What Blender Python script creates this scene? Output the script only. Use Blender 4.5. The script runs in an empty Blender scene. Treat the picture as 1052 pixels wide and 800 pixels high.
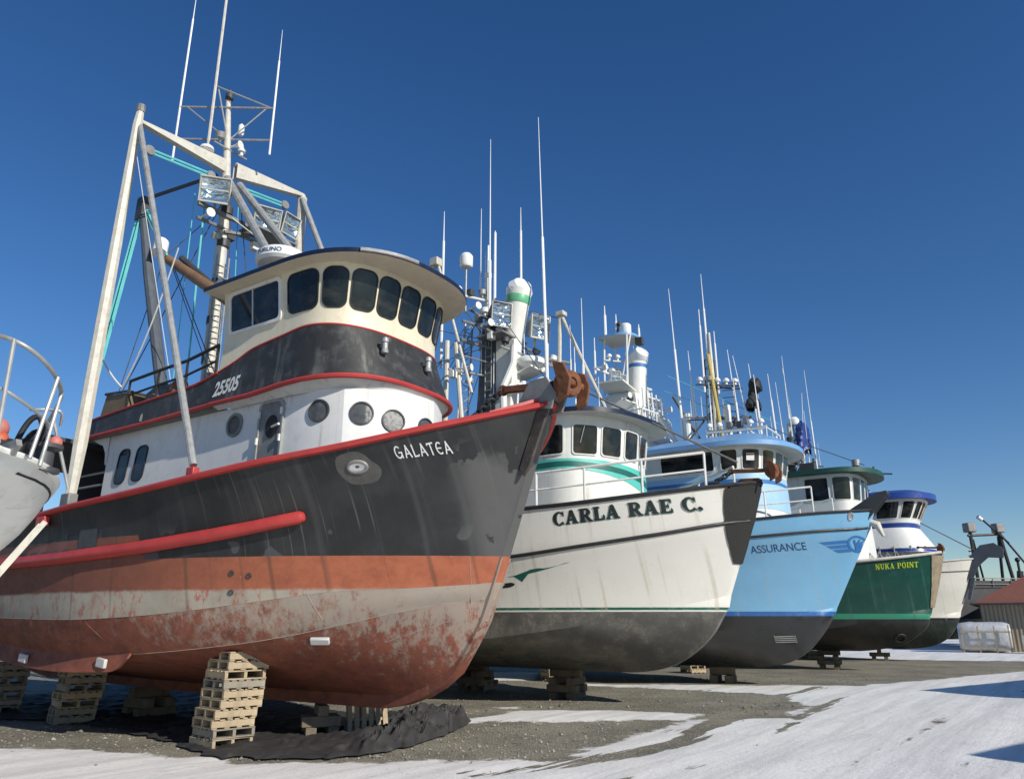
import bpy, bmesh, math, random
import numpy as np
from mathutils import Vector, Matrix, noise
from mathutils.bvhtree import BVHTree
random.seed(7)
R = math.radians
S = bpy.context.scene
C = S.collection

# ------------------------------------------------------------------ camera, sky, sun, exposure
cam_d = bpy.data.cameras.new('camera'); cam = bpy.data.objects.new('camera', cam_d); C.objects.link(cam)
cam_d.sensor_width = 36; cam_d.lens = 27.03; cam_d.clip_end = 3000; cam_d.clip_start = .05
cam.location = (0, 0, 2.1); cam.rotation_euler = (R(90 + 16.9), 0, 0)
S.camera = cam
SUN_AZ = math.atan2(-.69, .72); SUN_EL = R(29)          # direction towards the sun
w = bpy.data.worlds.new('World'); S.world = w; w.use_nodes = True
wn = w.node_tree.nodes; wl = w.node_tree.links
sky = wn.new('ShaderNodeTexSky'); sky.sky_type = 'NISHITA'; sky.sun_disc = False
sky.sun_elevation = SUN_EL; sky.sun_rotation = math.pi / 2 - SUN_AZ
sky.altitude = 0; sky.air_density = 1.0; sky.dust_density = .05; sky.ozone_density = 3.6
bg = wn['Background']; bg.inputs[1].default_value = .10
hs = wn.new('ShaderNodeHueSaturation'); hs.inputs['Hue'].default_value = .508; hs.inputs['Value'].default_value = 1.03; hs.inputs['Saturation'].default_value = 1.24; wl.new(sky.outputs[0], hs.inputs['Color']); wl.new(hs.outputs[0], bg.inputs[0])
sd = bpy.data.lights.new('sun', 'SUN'); sun = bpy.data.objects.new('sun', sd); C.objects.link(sun)
sd.energy = 4.9; sd.angle = R(.5); sd.color = (1, .94, .84)
sv = Vector((math.cos(SUN_AZ) * math.cos(SUN_EL), math.sin(SUN_AZ) * math.cos(SUN_EL), math.sin(SUN_EL)))
sun.rotation_euler = sv.to_track_quat('Z', 'Y').to_euler(); sun.location = (30, -30, 40)
S.view_settings.view_transform = 'Standard'; S.view_settings.look = 'None'
S.view_settings.exposure = 0.0; S.view_settings.gamma = 1

# ------------------------------------------------------------------ materials
def srgb(r, g, b):
    f = lambda c: (c / 12.92 if c <= .04045 else ((c + .055) / 1.055) ** 2.4)
    return (f(r / 255), f(g / 255), f(b / 255))
class NT:
    def __init__(s, name):
        s.m = bpy.data.materials.new(name); s.m.use_nodes = True; s.t = s.m.node_tree
        s.b = s.t.nodes['Principled BSDF']; s.tc = s.t.nodes.new('ShaderNodeTexCoord')
        s.obj = s.tc.outputs['Object']
    def n(s, typ, **k):
        o = s.t.nodes.new(typ)
        for a, v in k.items(): setattr(o, a, v)
        return o
    def l(s, a, b): s.t.links.new(a, b)
    def val(s, sock, v):
        if hasattr(v, 'is_output') or isinstance(v, bpy.types.NodeSocket): s.l(v, sock)
        else: sock.default_value = v
    def math(s, op, a, b=0., c=0.):
        o = s.n('ShaderNodeMath', operation=op); s.val(o.inputs[0], a); s.val(o.inputs[1], b); s.val(o.inputs[2], c); return o.outputs[0]
    def map(s, v, scale=(1, 1, 1), rot=(0, 0, 0)):
        o = s.n('ShaderNodeMapping'); s.l(v, o.inputs[0]); o.inputs['Scale'].default_value = scale; o.inputs['Rotation'].default_value = rot; return o.outputs[0]
    def noise(s, v, scale, detail=5, rough=.55, dist=0.):
        o = s.n('ShaderNodeTexNoise'); s.l(v, o.inputs['Vector']); o.inputs['Scale'].default_value = scale
        o.inputs['Detail'].default_value = detail; o.inputs['Roughness'].default_value = rough; o.inputs['Distortion'].default_value = dist; return o.outputs[0]
    def ss(s, v, a, b):
        o = s.n('ShaderNodeMapRange', interpolation_type='SMOOTHSTEP'); s.l(v, o.inputs[0]) if not isinstance(v, (int, float)) else None
        s.val(o.inputs[1], a); s.val(o.inputs[2], b); return o.outputs[0]
    def rng(s, v, a, b, c, d):
        o = s.n('ShaderNodeMapRange'); s.l(v, o.inputs[0])
        for i, x in enumerate((a, b, c, d)): o.inputs[1 + i].default_value = x
        return o.outputs[0]
    def mix(s, f, a, b, mode='MIX'):
        o = s.n('ShaderNodeMix', data_type='RGBA', blend_type=mode); s.val(o.inputs[0], f)
        s.val(o.inputs[6], a if not isinstance(a, tuple) else (*a[:3], 1)); s.val(o.inputs[7], b if not isinstance(b, tuple) else (*b[:3], 1)); return o.outputs[2]
    def scale(s, col, f):
        o = s.n('ShaderNodeVectorMath', operation='SCALE'); s.l(col, o.inputs[0]); s.val(o.inputs[3], f); return o.outputs[0]
    def xyz(s):
        o = s.n('ShaderNodeSeparateXYZ'); s.l(s.obj, o.inputs[0]); return o.outputs
    def bump(s, h, strength, dist=.02):
        o = s.n('ShaderNodeBump'); o.inputs['Strength'].default_value = strength; o.inputs['Distance'].default_value = dist
        s.l(h, o.inputs['Height'])
        nm = s.b.inputs['Normal']
        if nm.is_linked: s.l(nm.links[0].from_socket, o.inputs['Normal'])
        s.l(o.outputs[0], nm)
    def out(s, col=None, rough=None, metal=None):
        if col is not None: s.val(s.b.inputs['Base Color'], col if not isinstance(col, tuple) else (*col[:3], 1))
        if rough is not None: s.val(s.b.inputs['Roughness'], rough)
        if metal is not None: s.b.inputs['Metallic'].default_value = metal
        return s.m

def mat(name, base, rough=.5, metal=0., var=.16, scale=2.5, bump=0., bscale=30., bdist=.01, streak=None, spots=None, grime=None):
    t = NT(name); col = (*base, 1)
    n1 = t.noise(t.obj, scale, 6, .6)
    c = t.mix(1., (1, 1, 1), (1, 1, 1)); c = t.mix(0., base, base)
    c = t.scale(c, t.rng(n1, .25, .75, 1 - var, 1 + var))
    if grime:
        gcol, amt = grime
        g = t.ss(t.noise(t.obj, scale * 1.7, 8, .7), .48, .75)
        c = t.mix(t.math('MULTIPLY', g, amt), c, gcol)
    if streak:
        scol, amt, sc = streak
        v = t.map(t.obj, (sc, sc, sc * .05)); k = t.ss(t.noise(v, 1, 5, .6), .52, .74)
        k = t.math('MULTIPLY', k, t.ss(t.noise(t.obj, 1.1, 3), .35, .65))
        c = t.mix(t.math('MULTIPLY', k, amt), c, scol)
    if spots:
        pcol, thr, sc = spots
        k = t.ss(t.noise(t.obj, sc, 7, .7), thr, thr + .04)
        c = t.mix(k, c, pcol)
    if bump: t.bump(t.noise(t.obj, bscale, 5, .6), bump, bdist)
    rr = t.rng(t.noise(t.obj, scale * 2.3, 5), .3, .7, max(0, rough - .1), min(1, rough + .12))
    return t.out(c, rr, metal)

RUST = (.16, .055, .022)
M = {}
M['white'] = mat('white_paint', (.74, .74, .69), .42, var=.05, streak=((.34, .25, .16), .45, 5), grime=((.5, .48, .42), .3))
M['cream'] = mat('cream_paint', (.70, .64, .48), .45, var=.07, streak=((.4, .3, .18), .4, 6), grime=((.5, .42, .28), .4), spots=(RUST, .70, 5))
M['house_white'] = mat('weathered_white_paint', (.72, .72, .70), .45, var=.06, streak=((.32, .18, .09), .55, 5), grime=((.5, .47, .4), .35), spots=(RUST, .73, 4))
M['red'] = mat('red_enamel', (.44, .045, .04), .45, var=.16, grime=((.3, .05, .04), .5), spots=((.1, .04, .03), .70, 7))
M['black_band'] = mat('chalky_black_paint', (.026, .027, .027), .55, var=.35, scale=1.8, streak=((.17, .17, .16), .85, 4.5), grime=((.085, .087, .083), .85))
M['black'] = mat('black_paint', (.02, .02, .02), .5, var=.25, grime=((.06, .055, .05), .5))
M['navy'] = mat('navy_paint', (.008, .013, .034), .4, var=.2, grime=((.025, .028, .04), .4))
M['galv'] = mat('galvanised_steel', (.36, .37, .36), .5, .35, var=.18, scale=5, grime=((.2, .18, .15), .5), streak=((.18, .1, .05), .5, 9))
M['alu'] = mat('aluminium', (.62, .62, .61), .35, .7, var=.1)
M['slate'] = mat('slate_grey_paint', (.075, .09, .11), .55, var=.2, grime=((.14, .13, .12), .5))
M['pole'] = mat('grey_white_pole_paint', (.55, .53, .46), .5, var=.12, scale=4, grime=((.32, .27, .19), .55), streak=((.25, .15, .08), .4, 8))
M['rust'] = mat('rusty_steel', (.17, .065, .028), .85, var=.45, scale=6, grime=((.07, .03, .02), .8), bump=.4, bscale=25)
M['brown'] = mat('brown_boom_paint', (.20, .115, .06), .6, var=.25, grime=((.12, .06, .03), .7))
M['grey'] = mat('grey_steel', (.22, .22, .215), .55, .2, var=.25, grime=((.1, .09, .08), .5))
M['dgrey'] = mat('dark_grey_steel', (.05, .052, .055), .55, var=.25)
M['wire'] = mat('steel_wire', (.10, .10, .10), .5, .4, var=.1)
M['rope_white'] = mat('white_rope', (.6, .6, .57), .8, var=.1)
M['rope_teal'] = mat('turquoise_rope', (.14, .55, .54), .75, var=.15)
M['antenna'] = mat('white_fibreglass', (.78, .79, .78), .4, var=.04)
t = NT('floodlight_lens'); t.bump(t.noise(t.map(t.obj, (1, 1, 2.4)), 2.6, 2, .5), .55, .25); t.bump(t.noise(t.obj, 9, 2), .12, .05)
M['lens'] = t.out((.50, .60, .66), .07, .85)
t = NT('dark_window_glass'); k = t.noise(t.map(t.obj, (1, 1, .5)), 2.2, 6, .65); k2 = t.ss(t.noise(t.map(t.obj, (.8, .8, 1.6)), 1.7, 4, .6), .45, .68)
t.bump(t.noise(t.obj, .9, 1), .05, .1); M['glass'] = t.out(t.mix(t.math('MULTIPLY', k2, .8), t.mix(t.ss(k, .4, .7), (.006, .008, .010), (.018, .022, .024)), (.045, .040, .034)), t.rng(k, .35, .75, .02, .14)); t.b.inputs['Specular IOR Level'].default_value = .38
M['rubber'] = mat('black_rubber', (.016, .016, .017), .7, var=.2)
M['amber_glass'] = mat('brown_deadlight', (.09, .065, .04), .3, var=.3, scale=8)
M['grey_glass'] = mat('grey_deadlight', (.085, .09, .09), .25, var=.4, scale=6)
M['teal_paint'] = mat('teal_paint', (.10, .50, .42), .4, var=.06)
M['dteal'] = mat('dark_green_paint', (.015, .12, .095), .4, var=.1)
M['green'] = mat('dark_green_enamel', (.010, .065, .047), .45, var=.12, grime=((.05, .1, .08), .3))
M['lime'] = mat('yellow_green_lettering', (.42, .55, .03), .5, var=.05)
M['blue_top'] = mat('light_blue_roof_paint', (.16, .34, .60), .4, var=.08)
M['ltblue'] = mat('pale_blue_paint', (.36, .56, .74), .4, var=.06)
M['royal'] = mat('royal_blue_paint', (.02, .055, .27), .3, var=.1)
M['blue_mark'] = mat('blue_marking', (.045, .17, .42), .45, var=.08)
M['name_blue'] = mat('navy_lettering', (.02, .06, .17), .5, var=.08)
M['letter_white'] = mat('white_lettering', (.70, .70, .68), .5, var=.1, grime=((.25, .25, .25), .5))
M['letter_black'] = mat('black_lettering', (.015, .017, .016), .45, var=.3, grime=((.06, .06, .055), .6))
M['letter_green'] = mat('green_lettering', (.01, .10, .07), .45, var=.1)
M['wood'] = mat('pallet_wood', (.40, .32, .21), .8, var=.3, scale=3, grime=((.2, .16, .11), .6), bump=.3, bscale=18)
M['wood_grey'] = mat('weathered_pallet_wood', (.27, .24, .19), .85, var=.3, scale=3, grime=((.14, .12, .1), .7), bump=.3, bscale=18)
M['timber'] = mat('old_timber', (.17, .135, .095), .85, var=.35, scale=3, grime=((.07, .06, .05), .7), bump=.4, bscale=14)
M['tarp'] = mat('black_tarp', (.026, .025, .025), .75, var=.35, scale=1.5, grime=((.11, .10, .09), .55), bump=.25, bscale=9, bdist=.03)
M['anode'] = mat('zinc_anode', (.55, .55, .54), .5, .1, var=.1)
M['orange'] = mat('orange_buoy', (.50, .10, .045), .55, var=.08)
M['pink'] = mat('pink_buoy', (.50, .16, .13), .55, var=.08)
M['blue_tarp'] = mat('blue_tarp', (.012, .04, .20), .45, var=.2, bump=.4, bscale=6, bdist=.03)
M['tan'] = mat('tan_canvas', (.17, .13, .08), .8, var=.2)
M['net'] = mat('grey_net', (.14, .15, .15), .9, var=.4, scale=12, bump=.8, bscale=40)
M['steel_deck'] = mat('deck_paint', (.2, .21, .2), .7, var=.2)
M['yellow'] = mat('yellow_pole_paint', (.50, .38, .10), .5, var=.12)
M['red_mark'] = mat('red_marking', (.5, .04, .03), .5)
M['wrap'] = mat('white_shrink_wrap', (.52, .54, .55), .3, var=.2, grime=((.3, .3, .29), .5), bump=.5, bscale=4, bdist=.06)
M['wall_tan'] = mat('tan_metal_siding', (.33, .27, .19), .6, var=.06)
M['roof_red'] = mat('rust_red_roof', (.22, .085, .055), .6, var=.1)
M['bark'] = mat('bare_bark', (.09, .075, .06), .9, var=.2)
M['wall_grey'] = mat('grey_siding', (.3, .31, .31), .7, var=.06)

def hull_material(name, bands, wear=(.5,), streakc=(.3, .3, .3), streaka=.3, rough=.4, var=.10, bump=.12, grime=((.2, .2, .2), .2), lows=None):
    """bands: [(z above which the colour holds, colour)] from low to high, painted boundaries by height"""
    t = NT(name); x, y, z = t.xyz()
    zz = t.math('ADD', z, t.math('MULTIPLY', t.math('SUBTRACT', t.noise(t.obj, 6, 4), .5), .012))
    col = None
    for zb, cb in bands:
        if col is None: col = t.mix(0., cb, cb); continue
        col = t.mix(t.ss(zz, zb - .004, zb + .004), col, cb)
    n1 = t.noise(t.obj, 1.1, 6, .6); col = t.scale(col, t.rng(n1, .25, .75, 1 - var, 1 + var))
    v = t.map(t.obj, (7, .0, .05)); k = t.ss(t.noise(v, 1, 3, .55), .52, .72)
    k = t.math('MULTIPLY', k, t.ss(t.noise(t.obj, .7, 3), .35, .62))
    up = t.ss(z, bands[1][0] - .05, bands[1][0] + .05) if len(bands) > 1 else 1.
    col = t.mix(t.math('MULTIPLY', t.math('MULTIPLY', k, streaka), up), col, streakc)
    g = t.ss(t.noise(t.obj, 2.2, 8, .72), .5, .72); col = t.mix(t.math('MULTIPLY', t.math('MULTIPLY', g, grime[1]), up), col, grime[0])
    if lows:                                    # mottled antifouling below the first boundary
        lc, la = lows
        q = t.ss(t.noise(t.map(t.obj, (1, 1, .8)), 1.6, 9, .75), .42, .66)
        q2 = t.ss(t.noise(t.obj, 16, 4, .7), .40, .62)
        q = t.math('MULTIPLY', q, t.math('ADD', .35, t.math('MULTIPLY', q2, .65)))
        col = t.mix(t.math('MULTIPLY', t.math('MULTIPLY', q, la), t.math('SUBTRACT', 1., up)), col, lc)
    if bump: t.bump(t.noise(t.map(t.obj, (.9, .9, .9)), 1.3, 2, .5), bump, .12)
    rl = t.rng(t.noise(t.obj, 2.5, 5), .3, .7, rough - .1, rough + .12)
    return t.out(col, rl)

# ------------------------------------------------------------------ mesh helpers
def V(x, b, z): return Vector((x, -b, z))               # boat coordinates: forward, starboard, up
class MB:
    def __init__(s): s.v = []; s.f = []; s.mi = []
    def add(s, vs, fs, mi=0):
        o = len(s.v); s.v += [Vector(q) for q in vs]; s.f += [tuple(o + i for i in f) for f in fs]; s.mi += [mi] * len(fs); return s
    def box(s, c, d, rot=None, mi=0):
        hx, hy, hz = d[0] / 2, d[1] / 2, d[2] / 2
        q = [Vector((a * hx, b * hy, e * hz)) for e in (-1, 1) for b in (-1, 1) for a in (-1, 1)]
        if rot is not None: q = [rot @ p for p in q]
        return s.add([Vector(c) + p for p in q], [(0, 2, 3, 1), (4, 5, 7, 6), (0, 1, 5, 4), (2, 6, 7, 3), (0, 4, 6, 2), (1, 3, 7, 5)], mi)
    def bar(s, p, q, w, h, up=(0, 0, 1), mi=0):
        p = Vector(p); q = Vector(q); d = (q - p).normalized(); u = Vector(up)
        if abs(d.dot(u)) > .98: u = Vector((1, 0, 0))
        sd_ = d.cross(u).normalized(); u = sd_.cross(d)
        vs = [e + sd_ * a * w / 2 + u * b * h / 2 for e in (p, q) for a, b in ((-1, -1), (1, -1), (1, 1), (-1, 1))]
        return s.add(vs, [(3, 2, 1, 0), (4, 5, 6, 7), (0, 1, 5, 4), (1, 2, 6, 5), (2, 3, 7, 6), (3, 0, 4, 7)], mi)
    def tube(s, pts, r, n=8, mi=0, flat=None):
        pts = [Vector(p) for p in pts]; k = len(pts); rr = r if isinstance(r, (list, tuple)) else [r] * k
        rings = []; pu = None
        for i, p in enumerate(pts):
            d = ((pts[min(i + 1, k - 1)] - pts[max(i - 1, 0)]))
            d = d.normalized() if d.length > 1e-9 else Vector((0, 0, 1))
            u = pu if pu is not None else (Vector((0, 0, 1)) if abs(d.z) < .95 else Vector((1, 0, 0)))
            sd_ = d.cross(u); sd_ = sd_.normalized() if sd_.length > 1e-6 else d.orthogonal().normalized(); u = sd_.cross(d).normalized(); pu = u
            fu = flat if flat else 1.
            rings.append([p + sd_ * math.cos(2 * math.pi * j / n) * rr[i] + u * math.sin(2 * math.pi * j / n) * rr[i] * fu for j in range(n)])
        vs = [q for g in rings for q in g]; fs = []
        for i in range(k - 1):
            for j in range(n): fs.append((i * n + j, i * n + (j + 1) % n, (i + 1) * n + (j + 1) % n, (i + 1) * n + j))
        fs.append(tuple(range(n - 1, -1, -1))); fs.append(tuple((k - 1) * n + j for j in range(n)))
        return s.add(vs, fs, mi)
    def lathe(s, c, prof, axis=(0, 0, 1), n=20, mi=0):
        c = Vector(c); a = Vector(axis).normalized(); u = a.orthogonal().normalized(); w_ = a.cross(u)
        vs = [c + a * h + (u * math.cos(2 * math.pi * j / n) + w_ * math.sin(2 * math.pi * j / n)) * r for r, h in prof for j in range(n)]
        fs = [(i * n + j, i * n + (j + 1) % n, (i + 1) * n + (j + 1) % n, (i + 1) * n + j) for i in range(len(prof) - 1) for j in range(n)]
        fs.append(tuple(range(n - 1, -1, -1))); fs.append(tuple((len(prof) - 1) * n + j for j in range(n)))
        return s.add(vs, fs, mi)
    def ball(s, c, r, sq=(1, 1, 1), n=14, mi=0):
        c = Vector(c); vs = []; m = n // 2
        for i in range(m + 1):
            th = math.pi * i / m
            for j in range(n):
                ph = 2 * math.pi * j / n
                vs.append(c + Vector((r * sq[0] * math.sin(th) * math.cos(ph), r * sq[1] * math.sin(th) * math.sin(ph), r * sq[2] * math.cos(th))))
        fs = [(i * n + j, (i + 1) * n + j, (i + 1) * n + (j + 1) % n, i * n + (j + 1) % n) for i in range(m) for j in range(n)]
        return s.add(vs, fs, mi)
    def slab(s, poly, off, mi=0):
        """closed 3-D polygon extruded by vector off"""
        n = len(poly); a = [Vector(p) for p in poly]; b = [p + Vector(off) for p in a]
        return s.add(a + b, [tuple(range(n - 1, -1, -1)), tuple(range(n, 2 * n))] + [(i, (i + 1) % n, n + (i + 1) % n, n + i) for i in range(n)], mi)
    def grid(s, rows, mi=0, flip=False):
        n = len(rows[0]); fs = []
        for i in range(len(rows) - 1):
            for j in range(n - 1):
                f = (i * n + j, i * n + j + 1, (i + 1) * n + j + 1, (i + 1) * n + j)
                fs.append(f[::-1] if flip else f)
        return s.add([q for g in rows for q in g], fs, mi)
    def build(s, name, m, parent=None, ang=35, bevel=0., fix=True):
        me = bpy.data.meshes.new(name); me.from_pydata([tuple(q) for q in s.v], [], s.f)
        ms = m if isinstance(m, (list, tuple)) else [m]
        for q in ms: me.materials.append(q)
        if any(s.mi): me.polygons.foreach_set('material_index', s.mi)
        bm = bmesh.new(); bm.from_mesh(me); bmesh.ops.remove_doubles(bm, verts=bm.verts, dist=1e-5)
        if fix: bmesh.ops.recalc_face_normals(bm, faces=bm.faces)
        bm.to_mesh(me); bm.free()
        if ang:
            me.polygons.foreach_set('use_smooth', [True] * len(me.polygons)); me.set_sharp_from_angle(angle=R(ang))
        o = bpy.data.objects.new(name, me); C.objects.link(o)
        if parent is not None: o.parent = parent
        if bevel:
            bv = o.modifiers.new('bevel', 'BEVEL'); bv.width = bevel; bv.segments = 2; bv.limit_method = 'ANGLE'; bv.angle_limit = R(40)
        return o

def tag(o, label=None, cat=None, group=None, kind=None):
    if label: o['label'] = label
    if cat: o['category'] = cat
    if group: o['group'] = group
    if kind: o['kind'] = kind
    return o
def thing(name, label, cat, loc=(0, 0, 0), rz=0., group=None):
    o = bpy.data.objects.new(name, None); C.objects.link(o); o.empty_display_size = .3
    o.location = loc; o.rotation_euler = (0, 0, rz); return tag(o, label, cat, group)
def copy_tree(o, parent=None):
    c = o.copy(); C.objects.link(c)
    if parent is not None: c.parent = parent
    for ch in list(o.children): copy_tree(ch, c)
    return c
def pchip(tbl):
    xs = [q[0] for q in tbl]; ys = [q[1] for q in tbl]
    if xs[0] > xs[-1]: xs = xs[::-1]; ys = ys[::-1]
    n = len(xs); h = [xs[i + 1] - xs[i] for i in range(n - 1)]; d = [(ys[i + 1] - ys[i]) / h[i] for i in range(n - 1)]
    m = [d[0]] + [0 if d[i - 1] * d[i] <= 0 else 2 * d[i - 1] * d[i] / (d[i - 1] + d[i]) for i in range(1, n - 1)] + [d[-1]]
    def f(x):
        if x <= xs[0]: return ys[0]
        if x >= xs[-1]: return ys[-1]
        i = 0
        while x > xs[i + 1]: i += 1
        t = (x - xs[i]) / h[i]
        return (ys[i] * (1 + 2 * t) * (1 - t) ** 2 + h[i] * m[i] * t * (1 - t) ** 2 + ys[i + 1] * t * t * (3 - 2 * t) + h[i] * m[i + 1] * t * t * (t - 1))
    return f
def ent(B, xs, L, p, q, b0=.1, xe=None, Be=None):
    def f(x):
        t = max(0, min(1, (x - (xs - L)) / L)); b = b0 + (B - b0) * (1 - t ** p) ** q
        if xe is not None and x < xe: b -= (B - Be) * min(1, ((xe - x) / 6.)) ** 2
        return b
    return f

# ------------------------------------------------------------------ hull
class Hull:
    """curves: list of (stem x, b(x), z(x)) from the sheer down to the keel"""
    def __init__(s, curves, xend, N=44, sub=None, bulge=None):
        s.curves = curves; rows = []; s.rowmat = []
        cols = []
        for (xs, bf, zf) in curves:
            col = []
            for i in range(N):
                t = i / (N - 1); g = .55 * t ** 1.5 + .45 * t ** 3
                x = xs + (xend - xs) * g
                col.append((x, bf(x), zf(x)))
            cols.append(col)
        for k in range(len(curves) - 1):
            n = sub[k] if sub else 4; bu = bulge[k] if bulge else 0.
            for j in range(n + (1 if k == len(curves) - 2 else 0)):
                u = j / n; row = []
                for i in range(N):
                    a, c = cols[k][i], cols[k + 1][i]; f = min(1, i / 6.)
                    row.append((a[0] * (1 - u) + c[0] * u, a[1] * (1 - u) + c[1] * u + bu * f * 4 * u * (1 - u), a[2] * (1 - u) + c[2] * u))
                rows.append(row); s.rowmat.append(k)
        s.rows = rows; s.N = N; s.xend = xend
    def build(s, name, mats, parent, mi=None, nose=.05, ang=22):
        mb = MB()
        for sg in (1, -1):
            for r in range(len(s.rows) - 1):
                m_ = mi[s.rowmat[r]] if mi else 0
                a, c = s.rows[r], s.rows[r + 1]
                mb.grid([[V(x, sg * b, z) for x, b, z in a], [V(x, sg * b, z) for x, b, z in c]], m_)
        # stem nose and transom
        for r in range(len(s.rows) - 1):
            m_ = mi[s.rowmat[r]] if mi else 0
            A, B = s.rows[r][0], s.rows[r + 1][0]
            mb.grid([[V(A[0], A[1], A[2]), V(A[0] + nose, 0, A[2]), V(A[0], -A[1], A[2])], [V(B[0], B[1], B[2]), V(B[0] + nose, 0, B[2]), V(B[0], -B[1], B[2])]], m_)
            A, B = s.rows[r][-1], s.rows[r + 1][-1]
            mb.grid([[V(A[0], A[1], A[2]), V(A[0], -A[1], A[2])], [V(B[0], B[1], B[2]), V(B[0], -B[1], B[2])]], m_)
        a = s.rows[-1]
        mb.grid([[V(x, b, z) for x, b, z in a], [V(x, -b, z) for x, b, z in a]], mi[-1] if mi else 0)
        o = mb.build(name, mats, parent, ang=ang)
        s.bvh = BVHTree.FromPolygons(mb.v, mb.f)
        return o
    def hit(s, x, z, eps=0., side=1):
        p, n, i, d = s.bvh.ray_cast(Vector((x, -30 * side, z)), Vector((0, side, 0)))
        if p is None:
            for dx, dz in ((.004, .003), (-.004, .003), (.01, -.01), (-.02, -.02), (-.05, 0), (0, -.05), (-.1, 0), (.3, 0), (-.3, 0), (.8, 0), (-.8, 0)):
                p, n, i, d = s.bvh.ray_cast(Vector((x + dx, -30 * side, z + dz)), Vector((0, side, 0)))
                if p is not None: break
        if p is None: return None
        if n.y * side > 0: n = -n
        return p + n * eps, n
    def sheer(s, x, side=1, inset=0., dz=0.):
        xs, bf, zf = s.curves[0]; return V(x, side * (bf(x) - inset), zf(x) + dz)
    def deck(s, name, m, parent, drop=.9):
        xs, bf, zf = s.curves[0]; L_, R_ = [], []
        xf = xs - .45 - .5 * drop
        for i in range(40):
            x = xf + (s.xend + .3 - xf) * i / 39; z = zf(x) - drop; h = s.hit(x, z); bb = max(.02, -h[0].y - .05) if h else .02
            L_.append(V(x, bb, z)); R_.append(V(x, -bb, z))
        return MB().grid([L_, R_]).build(name, m, parent)
    def cap(s, name, m, parent, r=.08, flat=.7, x0=None, x1=None, dz=0., inset=0.):
        """cap rail right round the bow on the sheer"""
        xs, bf, zf = s.curves[0]; x0 = xs if x0 is None else x0; x1 = s.xend if x1 is None else x1
        n = 40; P = []
        for i in range(n + 1):
            t = 1 - i / n; x = x0 + (x1 - x0) * t ** 1.7; P.append(V(x, bf(x) - inset, zf(x) + dz))
        Q = [Vector((p.x, -p.y, p.z)) for p in reversed(P)]
        nose = [V(x0 + .05, 0, zf(x0) + dz)] if x0 >= xs - .01 else []
        mb = MB()
        if nose: mb.tube(P + nose + Q, r, 8, flat=flat)
        else: mb.tube(P, r, 8, flat=flat); mb.tube(Q, r, 8, flat=flat)
        return mb.build(name, m, parent)
    def strip(s, name, m, parent, xz, r, flat=1., both=True, eps=0., ends=True):
        mb = MB()
        for sg in ((1, -1) if both else (1,)):
            P = []
            for x, z in xz:
                h = s.hit(x, z, eps, sg)
                if h: P.append(h[0])
            if len(P) > 1:
                rr = [r] * len(P)
                mb.tube(P, rr, 10, flat=flat)
        return mb.build(name, m, parent)

# ------------------------------------------------------------------ curved walls, windows
def superplan(w, xn, xc, xa, p=2.6, n=48, rot=0.):
    """starboard aft corner -> front -> port aft corner, (x, b)"""
    pts = [(xa + (xc - xa) * i / 8, w) for i in range(8)]
    for i in range(n + 1):
        th = math.pi / 2 - math.pi * i / n
        c, q = abs(math.cos(th)), math.sin(th)
        pts.append((xc + (xn - xc) * c ** (2 / p), w * (1 if q >= 0 else -1) * abs(q) ** (2 / p)))
    pts += [(xc + (xa - xc) * (i + 1) / 8, -w) for i in range(8)]
    if rot:
        cr, sr = math.cos(R(rot)), math.sin(R(rot)); pts = [(xc + (x - xc) * cr - b * sr, b * cr + (x - xc) * sr) for x, b in pts]
    return pts
def polyplan(pts, it=2):
    p = list(pts)
    for _ in range(it):
        q = [p[0]]
        for a, b in zip(p[:-1], p[1:]):
            q.append((a[0] * .8 + b[0] * .2, a[1] * .8 + b[1] * .2)); q.append((a[0] * .2 + b[0] * .8, a[1] * .2 + b[1] * .8))
        q.append(p[-1]); p = q
    return p
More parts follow.
